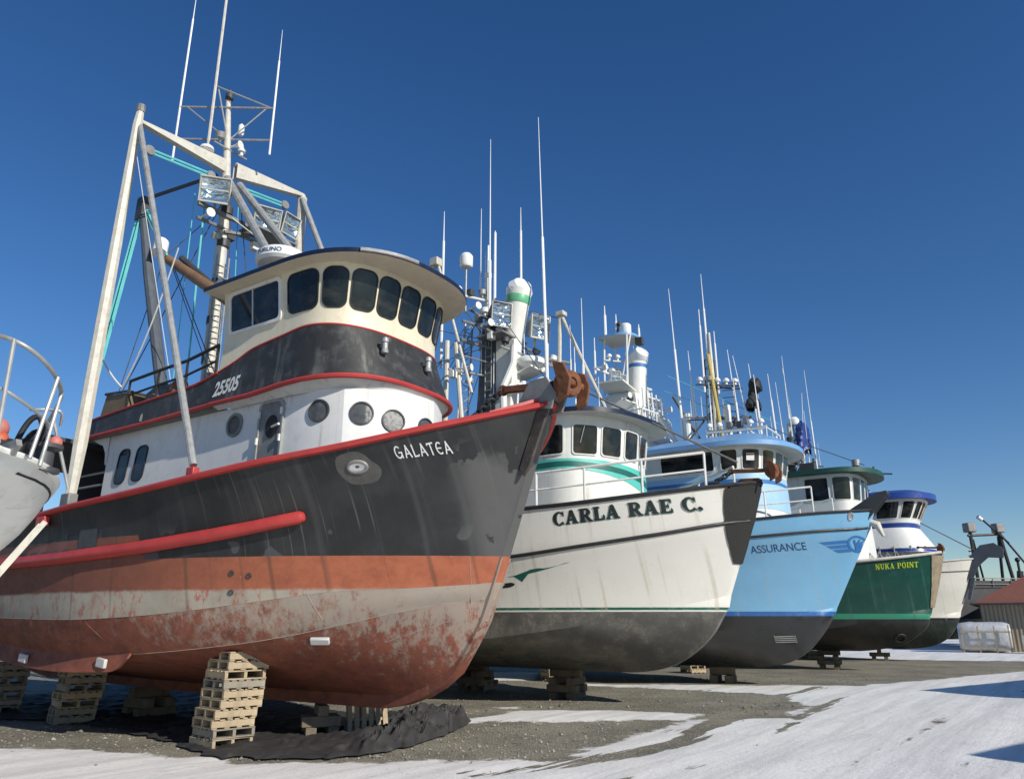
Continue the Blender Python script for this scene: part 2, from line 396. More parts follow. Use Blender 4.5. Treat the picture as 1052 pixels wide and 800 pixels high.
class Wall:
    def __init__(s, levels):
        s.lv = levels; s.n = len(levels[0][1]); m = levels[len(levels) // 2][1]
        s.cum = [0.]
        for a, b in zip(m[:-1], m[1:]): s.cum.append(s.cum[-1] + math.hypot(b[0] - a[0], b[1] - a[1]))
        s.mid = m; s.len = s.cum[-1]
    def pt(s, i, z):
        lv = s.lv
        if z <= lv[0][0]: k = 0
        else:
            k = 0
            while k < len(lv) - 2 and z > lv[k + 1][0]: k += 1
        t = (z - lv[k][0]) / (lv[k + 1][0] - lv[k][0]); a, b = lv[k][1][i], lv[k + 1][1][i]
        return (a[0] + (b[0] - a[0]) * t, a[1] + (b[1] - a[1]) * t)
    def P(s, q, z, off=0.):
        q = max(0, min(s.len - 1e-6, q)); i = 0
        while i < s.n - 2 and q > s.cum[i + 1]: i += 1
        t = (q - s.cum[i]) / max(1e-9, s.cum[i + 1] - s.cum[i])
        a, b = s.pt(i, z), s.pt(i + 1, z)
        x, bb = a[0] + (b[0] - a[0]) * t, a[1] + (b[1] - a[1]) * t
        i0 = max(0, i - 1); i1 = min(s.n - 1, i + 2); A, B = s.pt(i0, z), s.pt(i1, z)
        tx, tb = B[0] - A[0], B[1] - A[1]; L = math.hypot(tx, tb) or 1
        return V(x - tb / L * off, bb + tx / L * off, z)          # outward normal
    def s_at(s, x, b):
        best = min(range(s.n - 1), key=lambda i: (lambda d: d[0])(s._d(i, x, b))); return s._d(best, x, b)[1]
    def _d(s, i, x, b):
        a, c = s.mid[i], s.mid[i + 1]; dx, db = c[0] - a[0], c[1] - a[1]; L2 = dx * dx + db * db or 1e-9
        t = max(0, min(1, ((x - a[0]) * dx + (b - a[1]) * db) / L2))
        return ((a[0] + dx * t - x) ** 2 + (a[1] + db * t - b) ** 2, s.cum[i] + (s.cum[i + 1] - s.cum[i]) * t)
    def mesh(s, name, m, parent, z0=None, z1=None, off=0., roof=True, aft=True, ang=30):
        zs = [l[0] for l in s.lv]; z0 = zs[0] if z0 is None else z0; z1 = zs[-1] if z1 is None else z1
        lev = [z0] + [z for z in zs if z0 < z < z1] + [z1]
        mb = MB(); rows = [[s.P(c, z, off) for c in s.cum] for z in lev]; mb.grid(rows)
        if aft: mb.grid([[r[0], r[-1]] for r in rows])
        if roof: mb.add(rows[-1], [tuple(range(s.n))])
        return mb.build(name, m, parent, ang=ang)
    def band(s, name, m, parent, q0, q1, zb, zt, th=.02, n=70, closed=True):
        """proud strip between zb(q) and zt(q)"""
        mb = MB(); fr = []; bk = []
        for i in range(n + 1):
            q = q0 + (q1 - q0) * i / n; a, b = zb(q), zt(q)
            fr.append([s.P(q, a + (b - a) * k / 4, th) for k in range(5)]); bk.append([s.P(q, a, -.01), s.P(q, b, -.01)])
        mb.grid(fr); mb.grid([[f[0], k[0]] for f, k in zip(fr, bk)]); mb.grid([[f[-1], k[1]] for f, k in zip(fr, bk)])
        return mb.build(name, m, parent, ang=30)
    def trim(s, name, m, parent, q0, q1, zf, r, off=.02, n=80, flat=None):
        return MB().tube([s.P(q0 + (q1 - q0) * i / n, zf(q0 + (q1 - q0) * i / n), off) for i in range(n + 1)], r, 8, flat=flat).build(name, m, parent)
def rrect(s0, s1, z0, z1, r, n=5):
    P = []
    for cx, cz, a0 in ((s1 - r, z1 - r, 0), (s0 + r, z1 - r, 90), (s0 + r, z0 + r, 180), (s1 - r, z0 + r, 270)):
        for i in range(n + 1):
            a = R(a0 + 90 * i / n); P.append((cx + r * math.cos(a), cz + r * math.sin(a)))
    Q = []
    for a, b in zip(P, P[1:] + P[:1]):
        k = max(1, int(math.hypot(b[0] - a[0], b[1] - a[1]) / .07)); Q += [(a[0] + (b[0] - a[0]) * i / k, a[1] + (b[1] - a[1]) * i / k) for i in range(k)]
    return Q
def fanpoly(mb, P, c):
    n = len(P); return mb.add(P + [c], [(i, (i + 1) % n, n) for i in range(n)])
def window(parent, W, s0, s1, z0, z1, r=.08, fw=.04, fm=None, gm=None, d=.025, name='window', pane='pane', shear=0., gd=.010, poly=None):
    inn = poly if poly else rrect(s0, s1, z0, z1, min(r, (s1 - s0) * .45, (z1 - z0) * .45))
    cs, cz = (s0 + s1) / 2, (z0 + z1) / 2
    if shear: inn = [(q + (z - cz) * shear, z) for q, z in inn]
    out = [(cs + (q - cs) * (1 + 2 * fw / (s1 - s0)), cz + (z - cz) * (1 + 2 * fw / (z1 - z0))) for q, z in inn]
    n = len(inn); mb = MB()
    A = [W.P(q, z, -.005) for q, z in out]; B = [W.P(q, z, d) for q, z in out]; D = [W.P(q, z, d) for q, z in inn]; E = [W.P(q, z, -.005) for q, z in inn]
    f = []
    for k in range(3):
        for i in range(n): j = (i + 1) % n; f.append((k * n + i, k * n + j, (k + 1) * n + j, (k + 1) * n + i))
    mb.add(A + B + D + E, f); fo = mb.build(name, fm or M['rubber'], parent, ang=50)
    gb = MB(); ks = (1, .86, .72, .58, .44, .3, .15); rr = [[W.P(cs + (q - cs) * k, cz + (z - cz) * k, gd) for q, z in inn] for k in ks]
    gb.grid([r_ + [r_[0]] for r_ in rr]); fanpoly(gb, rr[-1], W.P(cs, cz, gd)); gb.build(pane, gm or M['glass'], fo, ang=60)
    return fo
def disc_poly(cs, cz, rs, rz=None, n=24):
    rz = rz or rs; return [(cs + rs * math.cos(2 * math.pi * i / n), cz + rz * math.sin(2 * math.pi * i / n)) for i in range(n)]
def porthole(parent, W, cs, cz, r, fw=.045, fm=None, gm=None, name='porthole'):
    return window(parent, W, cs - r, cs + r, cz - r, cz + r, fw=fw, fm=fm, gm=gm, poly=disc_poly(cs, cz, r), name=name, d=.035)
def visor(name, parent, plan, z, th, m, m2=None, camber=.0, aft=True):
    """roof slab with an edge, slightly crowned"""
    mb = MB(); n = len(plan); cx = sum(p[0] for p in plan) / n
    bot = [V(x, b, z) for x, b in plan]; top = [V(x, b, z + th) for x, b in plan]
    mid = [V(cx + (x - cx) * .5, b * .5, z + th + camber * .8) for x, b in plan]; c = V(cx, 0, z + th + camber)
    mb.add(bot, [tuple(range(n))], 1 if m2 else 0)
    mb.add(bot + top, [(i, (i + 1) % n, n + (i + 1) % n, n + i) for i in range(n)])
    mb.add(top + mid, [(i, (i + 1) % n, n + (i + 1) % n, n + i) for i in range(n)])
    mb.add(mid + [c], [(i, (i + 1) % n, n) for i in range(n)])
    return mb.build(name, [m, m2] if m2 else m, parent, ang=30)

def stem_wrap(name, m, parent, H, zs, wd, off, rough, n2=24):
    """sheet laid over both sides of the stem"""
    xs, bf, zf = H.curves[0]; rows = []
    for i, z in enumerate(zs):
        sx = xs
        while H.bvh.ray_cast(Vector((sx, -30, z)), Vector((0, 1, 0)))[0] is None and sx > xs - 3: sx -= .01
        row = []
        for s_, rng_ in ((1, range(n2 // 2 + 1)), (-1, range(n2 // 2 - 1, -1, -1))):
            for j in rng_:
                x = sx - wd(i / (len(zs) - 1)) * (1 - j / (n2 / 2)) - .02; h = H.hit(x, z, off + rough * noise.noise((x * 6, z * 6, s_)), s_)
                row.append(h[0] if h else V(sx + off, 0, z))
            if s_ == 1: row.append(V(sx + off + .04, 0, z))
        rows.append(row)
    return MB().grid(rows).build(name, m, parent, ang=50)

# ------------------------------------------------------------------ lettering
def text2d(body, size=1., shear=0., offset=0., spacing=1., sx=1.):
    cu = bpy.data.curves.new('t', 'FONT'); cu.body = body; cu.size = size; cu.shear = shear; cu.offset = offset; cu.space_character = spacing
    o = bpy.data.objects.new('t', cu); C.objects.link(o)
    dg = bpy.context.evaluated_depsgraph_get(); me = bpy.data.meshes.new_from_object(o.evaluated_get(dg))
    vs = [(v.co.x * sx, v.co.y) for v in me.vertices]; fs = [tuple(p.vertices) for p in me.polygons]
    bpy.data.objects.remove(o); bpy.data.curves.remove(cu); bpy.data.meshes.remove(me)
    x0 = min(v[0] for v in vs); x1 = max(v[0] for v in vs); y0 = min(v[1] for v in vs); y1 = max(v[1] for v in vs)
    return [((x - x0) / (x1 - x0), (y - y0) / (y1 - y0)) for x, y in vs], fs, (x1 - x0) / (y1 - y0)
def _q(a, b, w):                                         # stroke quad
    dx, dy = b[0] - a[0], b[1] - a[1]; L = math.hypot(dx, dy); nx, ny = -dy / L * w / 2, dx / L * w / 2
    return [(a[0] + nx, a[1] + ny), (b[0] + nx, b[1] + ny), (b[0] - nx, b[1] - ny), (a[0] - nx, a[1] - ny)]
def _rect(x0, y0, x1, y1): return [(x0, y0), (x1, y0), (x1, y1), (x0, y1)]
def _arc(cx, cy, rx, ry, ix, iy, a0, a1, n=18, sh=0.):
    P = []
    for i in range(n):
        a, b = R(a0 + (a1 - a0) * i / n), R(a0 + (a1 - a0) * (i + 1) / n)
        P.append([(cx + rx * math.cos(a), cy + ry * math.sin(a)), (cx + rx * math.cos(b), cy + ry * math.sin(b)), (cx + sh + ix * math.cos(b), cy + iy * math.sin(b)), (cx + sh + ix * math.cos(a), cy + iy * math.sin(a))])
    return P
def slab_glyph(ch):
    t = .09; s_ = .24
    if ch == 'C': return _arc(.45, .5, .45, .52, .24, .44, 42, 318, sh=.03) + [_rect(.72, .66, .80, 1.0), _rect(.72, .02, .78, .22)], .84
    if ch == 'A': return [_q((.16, .04), (.44, .98), .10), _q((.44, 1.), (.74, .02), .25), _rect(.22, .26, .62, .34), _rect(0, 0, .32, .08), _rect(.52, 0, .96, .08)], .96
    if ch == 'R': return [_rect(.1, 0, .1 + s_, 1), _rect(0, 0, .46, t), _rect(0, 1 - t, .5, 1), _rect(.34, .46, .5, .54)] + _arc(.5, .73, .30, .27, .08, .19, -90, 90, 10) + [_q((.46, .5), (.76, .03), .23), _rect(.66, 0, .96, t)], .94
    if ch == 'L': return [_rect(.1, 0, .1 + s_, 1), _rect(0, 1 - t, .46, 1), _rect(0, 0, .74, t), _q((.70, .0), (.74, .34), .10)], .78
    if ch == 'E': return [_rect(.1, 0, .1 + s_, 1), _rect(0, 1 - t, .72, 1), _rect(0, 0, .76, t), _rect(.34, .46, .52, .54), _rect(.48, .36, .56, .64), _rect(.66, .72, .74, 1), _rect(.70, 0, .78, .30)], .82
    if ch == 'N': return [_rect(.08, 0, .2, 1), _rect(.72, 0, .84, 1), _q((.14, .98), (.78, .02), .24), _rect(0, 0, .32, t), _rect(0, 1 - t, .3, 1), _rect(.6, 1 - t, .94, 1)], .94
    if ch == 'U': return [_rect(.1, .3, .1 + s_, 1), _rect(.66, .3, .78, 1), _rect(0, 1 - t, .44, 1), _rect(.54, 1 - t, .9, 1)] + _arc(.44, .32, .34, .32, .12, .2, 180, 360, 12), .9
    if ch == 'K': return [_rect(.1, 0, .1 + s_, 1), _rect(0, 0, .44, t), _rect(0, 1 - t, .44, 1), _q((.3, .42), (.78, .96), .13), _q((.46, .56), (.8, .03), .24), _rect(.62, 0, .98, t), _rect(.6, 1 - t, .92, 1)], .96
    if ch == 'P': return [_rect(.1, 0, .1 + s_, 1), _rect(0, 0, .46, t), _rect(0, 1 - t, .5, 1), _rect(.34, .42, .5, .5)] + _arc(.5, .71, .32, .29, .09, .2, -90, 90, 10), .84
    if ch == 'O': return _arc(.46, .5, .46, .52, .21, .42, 0, 360, 24), .92
    if ch == 'I': return [_rect(.1, 0, .1 + s_, 1), _rect(0, 0, .44, t), _rect(0, 1 - t, .44, 1)], .46
    if ch == 'T': return [_rect(.3, 0, .3 + s_, 1), _rect(.18, 0, .66, t), _rect(0, 1 - t, .84, 1), _rect(0, .7, .08, 1), _rect(.76, .7, .84, 1)], .84
    if ch == '.': return [[(.12 + .13 * math.cos(k * .5236), .13 + .13 * math.sin(k * .5236)) for k in range(12)]], .28
    return [], .42
def uncial_glyph(ch):
    w_ = .13
    if ch == 'G': return _arc(.42, .5, .42, .5, .29, .38, 45, 335, 16) + [_rect(.42, .42, .86, .53), _rect(.70, .02, .84, .5)], .92
    if ch == 'A': return [_q((.08, .0), (.42, 1.), w_), _q((.36, 1.), (.76, .0), w_ * 1.2), _q((.2, .32), (.62, .32), .1)], .84
    if ch == 'L': return [_rect(.06, 0, .2, 1), _q((.06, .05), (.62, .08), .12), _q((.60, .04), (.64, .2), .08)], .68
    if ch == 'T': return [_q((0, .90), (.72, .96), .12), _rect(.30, 0, .44, .92), _q((0, .90), (.04, .76), .08)], .74
    if ch == 'E': return _arc(.42, .5, .40, .5, .27, .38, 50, 310, 16) + [_rect(.12, .46, .62, .56)], .74
    return [], .4
def strokes(body, fn, gap=.12):
    vs, fs = [], []; x = 0; k = 0
    for ch in body:
        g, adv = fn(ch)
        for P in g:
            k += 1
            # subdivide long strokes a little so that they follow the plating
            o = len(vs); vs += [(x + p[0], p[1], k * .00025) for p in P]; fs.append(tuple(range(o, o + len(P))))
        x += adv + gap
    x -= gap
    return [(a / x, b, e) for a, b, e in vs], fs, x
def letter(name, parent, hull, data, p0, p1, hgt, m, eps=.006, slant=0., side=1, shift=(0, 0), taper=None):
    """p0, p1: (x, z) of the two ends of the baseline on the hull side"""
    vs, fs, asp = data; mb = MB(); out = []
    for q in vs:
        u, v = q[0], q[1]; e = q[2] if len(q) > 2 else 0.
        hh = hgt if taper is None else hgt * (1 + (taper - 1) * u)
        x = p0[0] + (p1[0] - p0[0]) * u + shift[0] + slant * v * hh; z = p0[1] + (p1[1] - p0[1]) * u + v * hh + shift[1]
        h = hull.hit(x, z, eps + e, side); out.append(h[0] if h else V(x, 0, z))
    mb.add(out, fs)
    return mb.build(name, m, parent, ang=0, fix=False)

# ------------------------------------------------------------------ deck gear
def antenna(parent, p, q, r0=.022, r1=.006, split=.45, name='antenna', m=None):
    p, q = Vector(p), Vector(q); k = p.lerp(q, split)
    return MB().tube([p, k, k + (q - p) * .004, q], [r0, r0 * .9, r0 * .5, r1], 6).build(name, m or M['antenna'], parent)
def pipe(name, parent, pts, r, m, n=8): return MB().tube(pts, r, n).build(name, m, parent)
def radar(parent, c, r, tilt=0, m=None, txt=False, name='radar_dome'):
    c = Vector(c); o = MB().lathe(c, [(r * .4, 0), (r * .5, .02), (r * .96, .14 * r * 2), (r, .2 * r * 2), (r * .98, .3 * r * 2), (r * .8, .36 * r * 2), (0.001, .38 * r * 2)], n=28).build(name, m or M['antenna'], parent)
    return o
def floodlight(parent, c, aim, w_, h_, d_, box=None, name='floodlight'):
    c = Vector(c); a = Vector(aim).normalized(); s_ = a.cross(Vector((0, 0, 1))).normalized(); u = s_.cross(a)
    mb = MB(); F = [c + s_ * x * w_ / 2 + u * y * h_ / 2 for x, y in ((-1, -1), (1, -1), (1, 1), (-1, 1))]
    Bk = [c - a * d_ + s_ * x * w_ * .28 + u * y * h_ * .28 for x, y in ((-1, -1), (1, -1), (1, 1), (-1, 1))]
    In = [c + s_ * x * w_ * .44 + u * y * h_ * .44 for x, y in ((-1, -1), (1, -1), (1, 1), (-1, 1))]
    mb.add(F + Bk + In, [(7, 6, 5, 4)] + [(i, (i + 1) % 4, 4 + (i + 1) % 4, 4 + i) for i in range(4)] + [(i, (i + 1) % 4, 8 + (i + 1) % 4, 8 + i) for i in range(4)])
    mb.bar(c - a * d_ * .5 - s_ * w_ * .55, c - a * d_ * .5 + s_ * w_ * .55, .05, .04); mb.bar(c - a * d_ * .5 - u * h_ * .75, c - a * d_ * .5 - u * h_ * .4, .06, .06)
    o = mb.build(name, box or M['galv'], parent, ang=25)
    MB().grid([[(In[0].lerp(In[1], i / 6)).lerp(In[3].lerp(In[2], i / 6), j / 6) - a * (.015 + .10 * (1 - ((i - 3) / 3) ** 2) * (1 - ((j - 3) / 3) ** 2)) for i in range(7)] for j in range(7)]).build('lens', M['lens'], o, ang=60)
    fr = MB(); fr.tube([p + a * .01 for p in F] + [F[0] + a * .01], .028, 6); fr.tube([In[0].lerp(In[3], .5) + a * .01, In[1].lerp(In[2], .5) + a * .01], .02, 6); fr.build('lamp_frame', M['pole'], o)
    return o
def gear_arm(B, p, q, n, seed, m='galv', r=.045):
    rnd = random.Random(seed); p, q = Vector(p), Vector(q); arm = MB().tube([p, q], r, 7).build('gear_arm', M[m], B)
    for k in range(n):
        c = p.lerp(q, (k + .5) / n); kind = rnd.choice(('lamp', 'horn', 'whip', 'box', 'lamp', 'dome')); up = rnd.choice((1, -1))
        if kind == 'lamp': MB().lathe(c + Vector((0, 0, up * .08)), [(.03, 0), (.04, up * .08), (.13, up * .12), (.15, up * .28), (.001, up * .30)], (rnd.uniform(-.1, .6), rnd.uniform(-.4, .4), 1), 12).build('deck_lamp', M[rnd.choice(('galv', 'white', 'dgrey'))], arm)
        elif kind == 'horn': MB().lathe(c + Vector((0, 0, .12)), [(.03, -.25), (.035, .1), (.07, .25), (.13, .34), (.001, .33)], (1, rnd.uniform(-.3, .3), 0), 12).build('horn', M['white'], arm)
        elif kind == 'whip': MB().tube([c, c + Vector((0, 0, rnd.uniform(.7, 1.9)))], [.02, .006], 5).build('whip_aerial', M['antenna'], arm)
        elif kind == 'box': MB().box(c + Vector((0, 0, up * .16)), (.2, .24, .24)).build('junction_box', M[rnd.choice(('grey', 'white', 'dgrey'))], arm, bevel=.015)
        else: MB().lathe(c + Vector((0, 0, r)), [(.05, 0), (.05, .1), (.12, .12), (.12, .2), (.06, .27), (.001, .28)], n=14).build('gps_dome', M['antenna'], arm)
    return arm
def lattice(B, a, b, c, d, n, r, m):
    """two uprights a-b and c-d with zigzag bracing"""
    a, b, c, d = (Vector(q) for q in (a, b, c, d)); mb = MB(); mb.tube([a, b], r, 7); mb.tube([c, d], r, 7)
    for k in range(n):
        p0, p1 = a.lerp(b, k / n), c.lerp(d, (k + 1) / n); mb.tube([p0, p1], r * .55, 5); mb.tube([a.lerp(b, (k + 1) / n), p1], r * .55, 5)
    return mb.build('lattice_mast', M[m], B)
def railing(parent, posts, h, m, r=.022, mid=1, name='railing', closed=False):
    posts = [Vector(p) for p in posts]; mb = MB(); up = Vector((0, 0, h))
    for p in posts: mb.tube([p, p + up], r, 6)
    mb.tube([p + up for p in posts], r * 1.15, 6)
    for k in range(mid): mb.tube([p + up * (k + 1) / (mid + 1) for p in posts], r * .85, 6)
    return mb.build(name, m, parent)
def cable(name, parent, p, q, r, m, sag=0., n=10):
    p, q = Vector(p), Vector(q)
    return MB().tube([p.lerp(q, i / n) - Vector((0, 0, sag * 4 * (i / n) * (1 - i / n))) for i in range(n + 1)], r, 5).build(name, m, parent)
HEAD = -R(34)
def boat(name, label, P0, psi=34, group='fishing boats propped in the boatyard'):
    return thing(name, label, 'fishing boat', (P0[0], P0[1], 0), -R(psi), group)
def bw(root, x, b, z):                                   # boat -> world
    a = root.rotation_euler.z; c, s_ = math.cos(a), math.sin(a); y = -b
    return Vector((root.location.x + x * c - y * s_, root.location.y + x * s_ + y * c, z))
def chain(mb, p, q, n, r=.03, sag=.1):
    p, q = Vector(p), Vector(q)
    pts = [p.lerp(q, i / n) - Vector((0, 0, sag * 4 * (i / n) * (1 - i / n))) for i in range(n + 1)]
    for i, (a, b) in enumerate(zip(pts[:-1], pts[1:])):
        d = (b - a); e = a - d * .25; f = b + d * .25; sd_ = d.normalized().cross(Vector((0, 0, 1)) if i % 2 else Vector((.3, .2, 1))).normalized()
        if i % 2: sd_ = sd_.cross(d.normalized())
        w_ = d.length * .42
        mb.tube([e, a.lerp(b, .2) + sd_ * w_, a.lerp(b, .8) + sd_ * w_, f, a.lerp(b, .8) - sd_ * w_, a.lerp(b, .2) - sd_ * w_, e], r, 5)
# ------------------------------------------------------------------ ground: one sheet, gravel with trodden snow
def axis(f0, f1, fs, m0, m1, ms, far):
    a = list(np.arange(f0, f1, fs)); b = []; x = f0
    while x > m0: x -= ms; b.append(x)
    st = ms
    while x > -far: st *= 1.35; x -= st; b.append(x)
    c = []; x = f1
    while x < m1: c.append(x); x += ms
    st = ms
    while x < far: c.append(x); st *= 1.35; x += st
    c.append(x)
    return np.array(b[::-1] + a + c)
SNOW = [
 [(-.7, 13.5), (.72, 13.6), (1.35, 14.8), (2.85, 16.96), (3.64, 18.2), (4.32, 19.1), (6.34, 19.4), (7.89, 22.2), (8.09, 24.5), (7.76, 25.5), (3.95, 28.4), (2.1, 28.8), (2.2, 29.8), (8.58, 29), (12.2, 28.9), (15.2, 31), (23.6, 37.6), (34, 45), (60, 44), (90, 30), (60, 0), (20, -20), (-20, -10), (-20, 10), (-12, 14.2), (-9.02, 14.8), (-7.34, 14.58), (-6.02, 13.9), (-4.92, 13.9), (-4.37, 13.2), (-3.32, 13.35), (-2.1, 13.35)],
 [(22.5, 49.5), (26, 47.6), (29.6, 47.4), (60, 50), (200, 60), (300, 300), (60, 400), (20, 120), (14, 80)],
 [(-1.6, 18.9), (-1.0, 19.4), (.2, 20.8), (2.85, 20.9), (4.6, 20.1), (3.75, 18.8), (1.34, 18.3), (-1.0, 18.4)],
 [(-1.5, 21.2), (-.5, 21.8), (.3, 21.8), (.2, 21.3)],
 [(-1.2, 36.5), (1.2, 37), (.9, 31.5), (-1.1, 31.5)], [(7, 40), (13, 46), (11, 52), (4, 46)]]
def sdist(px, py, poly):
    d = np.full(px.shape, 1e9); ins = np.zeros(px.shape, bool); n = len(poly)
    for i in range(n):
        ax, ay = poly[i]; bx, by = poly[(i + 1) % n]; ex, ey = bx - ax, by - ay
        t = np.clip(((px - ax) * ex + (py - ay) * ey) / (ex * ex + ey * ey), 0, 1)
        d = np.minimum(d, np.hypot(px - ax - ex * t, py - ay - ey * t))
        c = ((ay > py) != (by > py)); ins ^= c & (px < (bx - ax) * (py - ay) / ((by - ay) if by != ay else 1e-9) + ax)
    return np.where(ins, d, -d)
TRACKS = [([(-.5, 12.2), (.65, 12.9), (1.81, 13.8), (3.13, 15.5), (5.41, 19.7), (7.6, 23.9), (10.5, 28)], .28), ([(1.5, 11.6), (2.6, 12.6), (4.2, 14.6), (6.6, 18.9), (9, 23), (13, 28)], .2),
          ([(3.9, 11.5), (6.5, 14.5), (10, 19), (16, 26), (26, 36)], .3), ([(5.6, 11.5), (8.2, 14.3), (12, 18.6), (19, 26), (30, 36)], .26)]
def ground():
    gx = axis(-13, 17, .16, -40, 60, 1.2, 900); gy = axis(10.5, 33, .16, 4, 95, 1., 1200); gy = gy[gy > -300]
    X, Y = np.meshgrid(gx, gy); f = np.full(X.shape, -9.)
    for p in SNOW: f = np.maximum(f, sdist(X, Y, p))
    tr = np.zeros(X.shape)
    for k, (pl, wd) in enumerate(TRACKS):
        d = np.full(X.shape, 9.)
        for (ax, ay), (bx, by) in zip(pl[:-1], pl[1:]):
            ex, ey = bx - ax, by - ay; t = np.clip(((X - ax) * ex + (Y - ay) * ey) / (ex * ex + ey * ey), 0, 1)
            d = np.minimum(d, np.hypot(X - ax - ex * t, Y - ay - ey * t))
        tr = np.maximum(tr, np.exp(-(d / wd) ** 2) * (1. if k == 0 else .5 if k == 1 else .30))
    Z = .03 * np.clip(f / .6, 0, 1) - .018 * tr
    near = (np.abs(X) < 60) & (Y < 100) & (Y > 2)
    for iy in range(X.shape[0]):
        for ix in np.nonzero(near[iy])[0]:
            Z[iy, ix] += .035 * noise.noise((X[iy, ix] * .35, Y[iy, ix] * .35, 3.)) + .012 * noise.noise((X[iy, ix] * 1.6, Y[iy, ix] * 1.6, 7.))
    ny, nx = X.shape
    me = bpy.data.meshes.new('ground'); me.vertices.add(nx * ny)
    me.vertices.foreach_set('co', np.stack([X, Y, Z], -1).astype(np.float32).ravel())
    i = np.arange(nx * ny).reshape(ny, nx); q = np.stack([i[:-1, :-1], i[:-1, 1:], i[1:, 1:], i[1:, :-1]], -1).reshape(-1, 4)
    me.loops.add(q.size); me.polygons.add(len(q)); me.loops.foreach_set('vertex_index', q.ravel().astype(np.int32))
    me.polygons.foreach_set('loop_start', np.arange(0, q.size, 4, dtype=np.int32)); me.polygons.foreach_set('use_smooth', [True] * len(q))
    me.update(calc_edges=True)
    a = me.attributes.new('snow', 'FLOAT', 'POINT'); a.data.foreach_set('value', np.clip(f, -3, 3).astype(np.float32).ravel())
    b = me.attributes.new('track', 'FLOAT', 'POINT'); b.data.foreach_set('value', tr.astype(np.float32).ravel())
    t = NT('gravel_and_snow'); g = t.n('ShaderNodeAttribute', attribute_name='snow').outputs['Fac']; k = t.n('ShaderNodeAttribute', attribute_name='track').outputs['Fac']
    turned = t.map(t.obj, (1, 1, 1), (0, 0, R(-54)))             # x along the wheel ruts
    lanes = t.noise(t.map(turned, (.10, 1.5, 1)), 1.3, 8, .66, .25); fine_l = t.noise(t.map(turned, (.5, 7, 1)), 1.2, 5, .7)
    g1 = t.math('MINIMUM', g, .85)
    edge = t.math('ADD', g1, t.math('MULTIPLY', t.math('SUBTRACT', t.noise(t.obj, .9, 6, .65), .5), 1.5))
    edge = t.math('ADD', edge, t.math('MULTIPLY', t.math('SUBTRACT', t.noise(t.obj, 9, 6, .7), .5), .45))
    edge = t.math('SUBTRACT', edge, t.math('MULTIPLY', t.math('MULTIPLY', k, t.ss(lanes, .38, .56)), 2.6))
    worn = t.math('MULTIPLY', t.ss(t.math('ADD', t.math('MULTIPLY', lanes, .6), t.math('MULTIPLY', fine_l, .4)), .52, .64), t.ss(t.noise(t.obj, .33, 4, .6), .52, .70))
    edge = t.math('SUBTRACT', edge, t.math('MULTIPLY', worn, 1.1))
    snow = t.ss(edge, -.06, .14)
    # gravel: packed grit with stones and damp patches
    gn = t.noise(t.obj, .45, 5, .6); gr = t.mix(t.ss(gn, .35, .65), (.14, .128, .094), (.235, .212, .155))
    vo = t.n('ShaderNodeTexVoronoi'); t.l(t.obj, vo.inputs['Vector']); vo.inputs['Scale'].default_value = 17; vo.inputs['Randomness'].default_value = 1
    sc = t.n('ShaderNodeSeparateColor'); t.l(vo.outputs['Color'], sc.inputs[0])
    stone = t.math('MULTIPLY', t.ss(vo.outputs['Distance'], .55, .2), t.ss(sc.outputs[0], .45, .9))
    gr = t.mix(t.math('MULTIPLY', stone, .8), gr, (.36, .335, .27))
    gr = t.scale(gr, t.rng(t.noise(t.obj, 38, 4, .7),   .3, .7, .45, 1.55))
    gr = t.mix(t.math('MULTIPLY', t.ss(t.noise(t.obj, 11, 4, .75), .57, .63), .8), gr, (.42, .40, .34))
    gr = t.mix(t.math('MULTIPLY', t.ss(t.noise(t.obj, 8.5, 4, .75), .57, .64), .75), gr, (.045, .042, .036))
    dust = t.ss(t.noise(t.obj, 2.4, 7, .75), .60, .72); gr = t.mix(t.math('MULTIPLY', dust, t.math('MULTIPLY', t.ss(g, -2.2, .2), .55)), gr, (.5, .52, .54))
    # snow: off-white, tracked grey with grit
    sn = t.mix(t.ss(lanes, .35, .72), (.86, .845, .80), (.64, .63, .60))
    sn = t.mix(t.math('MULTIPLY', t.ss(t.noise(t.obj, 1.7, 8, .75), .56, .74), .45), sn, (.36, .35, .32))
    sn = t.mix(t.math('MULTIPLY', t.math('MULTIPLY', t.ss(fine_l, .54, .72), t.ss(t.noise(t.obj, .5, 4), .45, .65)), .5), sn, (.40, .40, .385))
    grit = t.math('MULTIPLY', t.ss(t.noise(t.obj, 10, 6, .8), .57, .66), t.ss(t.noise(t.obj, .8, 4), .38, .62)); sn = t.mix(t.math('MULTIPLY', grit, .6), sn, (.16, .15, .125))
    col = t.mix(snow, gr, sn)
    h = t.math('ADD', t.math('MULTIPLY', stone, t.math('SUBTRACT', 1., snow)), t.math('MULTIPLY', t.noise(t.obj, 14, 5, .7), .7))
    h = t.math('ADD', h, t.math('ADD', t.math('MULTIPLY', lanes, .7), t.math('ADD', t.math('MULTIPLY', fine_l, .35), t.math('MULTIPLY', t.noise(t.obj, 5, 6, .7), .9))))
    t.bump(h, .55, .035)
    me.materials.append(t.out(col, t.rng(snow, 0, 1, .9, .6)))
    o = bpy.data.objects.new('ground', me); C.objects.link(o); tag(o, 'grey gravel yard with trodden snow patches and wheel ruts', kind='structure')
ground()
def GZ(x, y): return .035 * noise.noise((x * .35, y * .35, 3.)) + .012 * noise.noise((x * 1.6, y * 1.6, 7.))

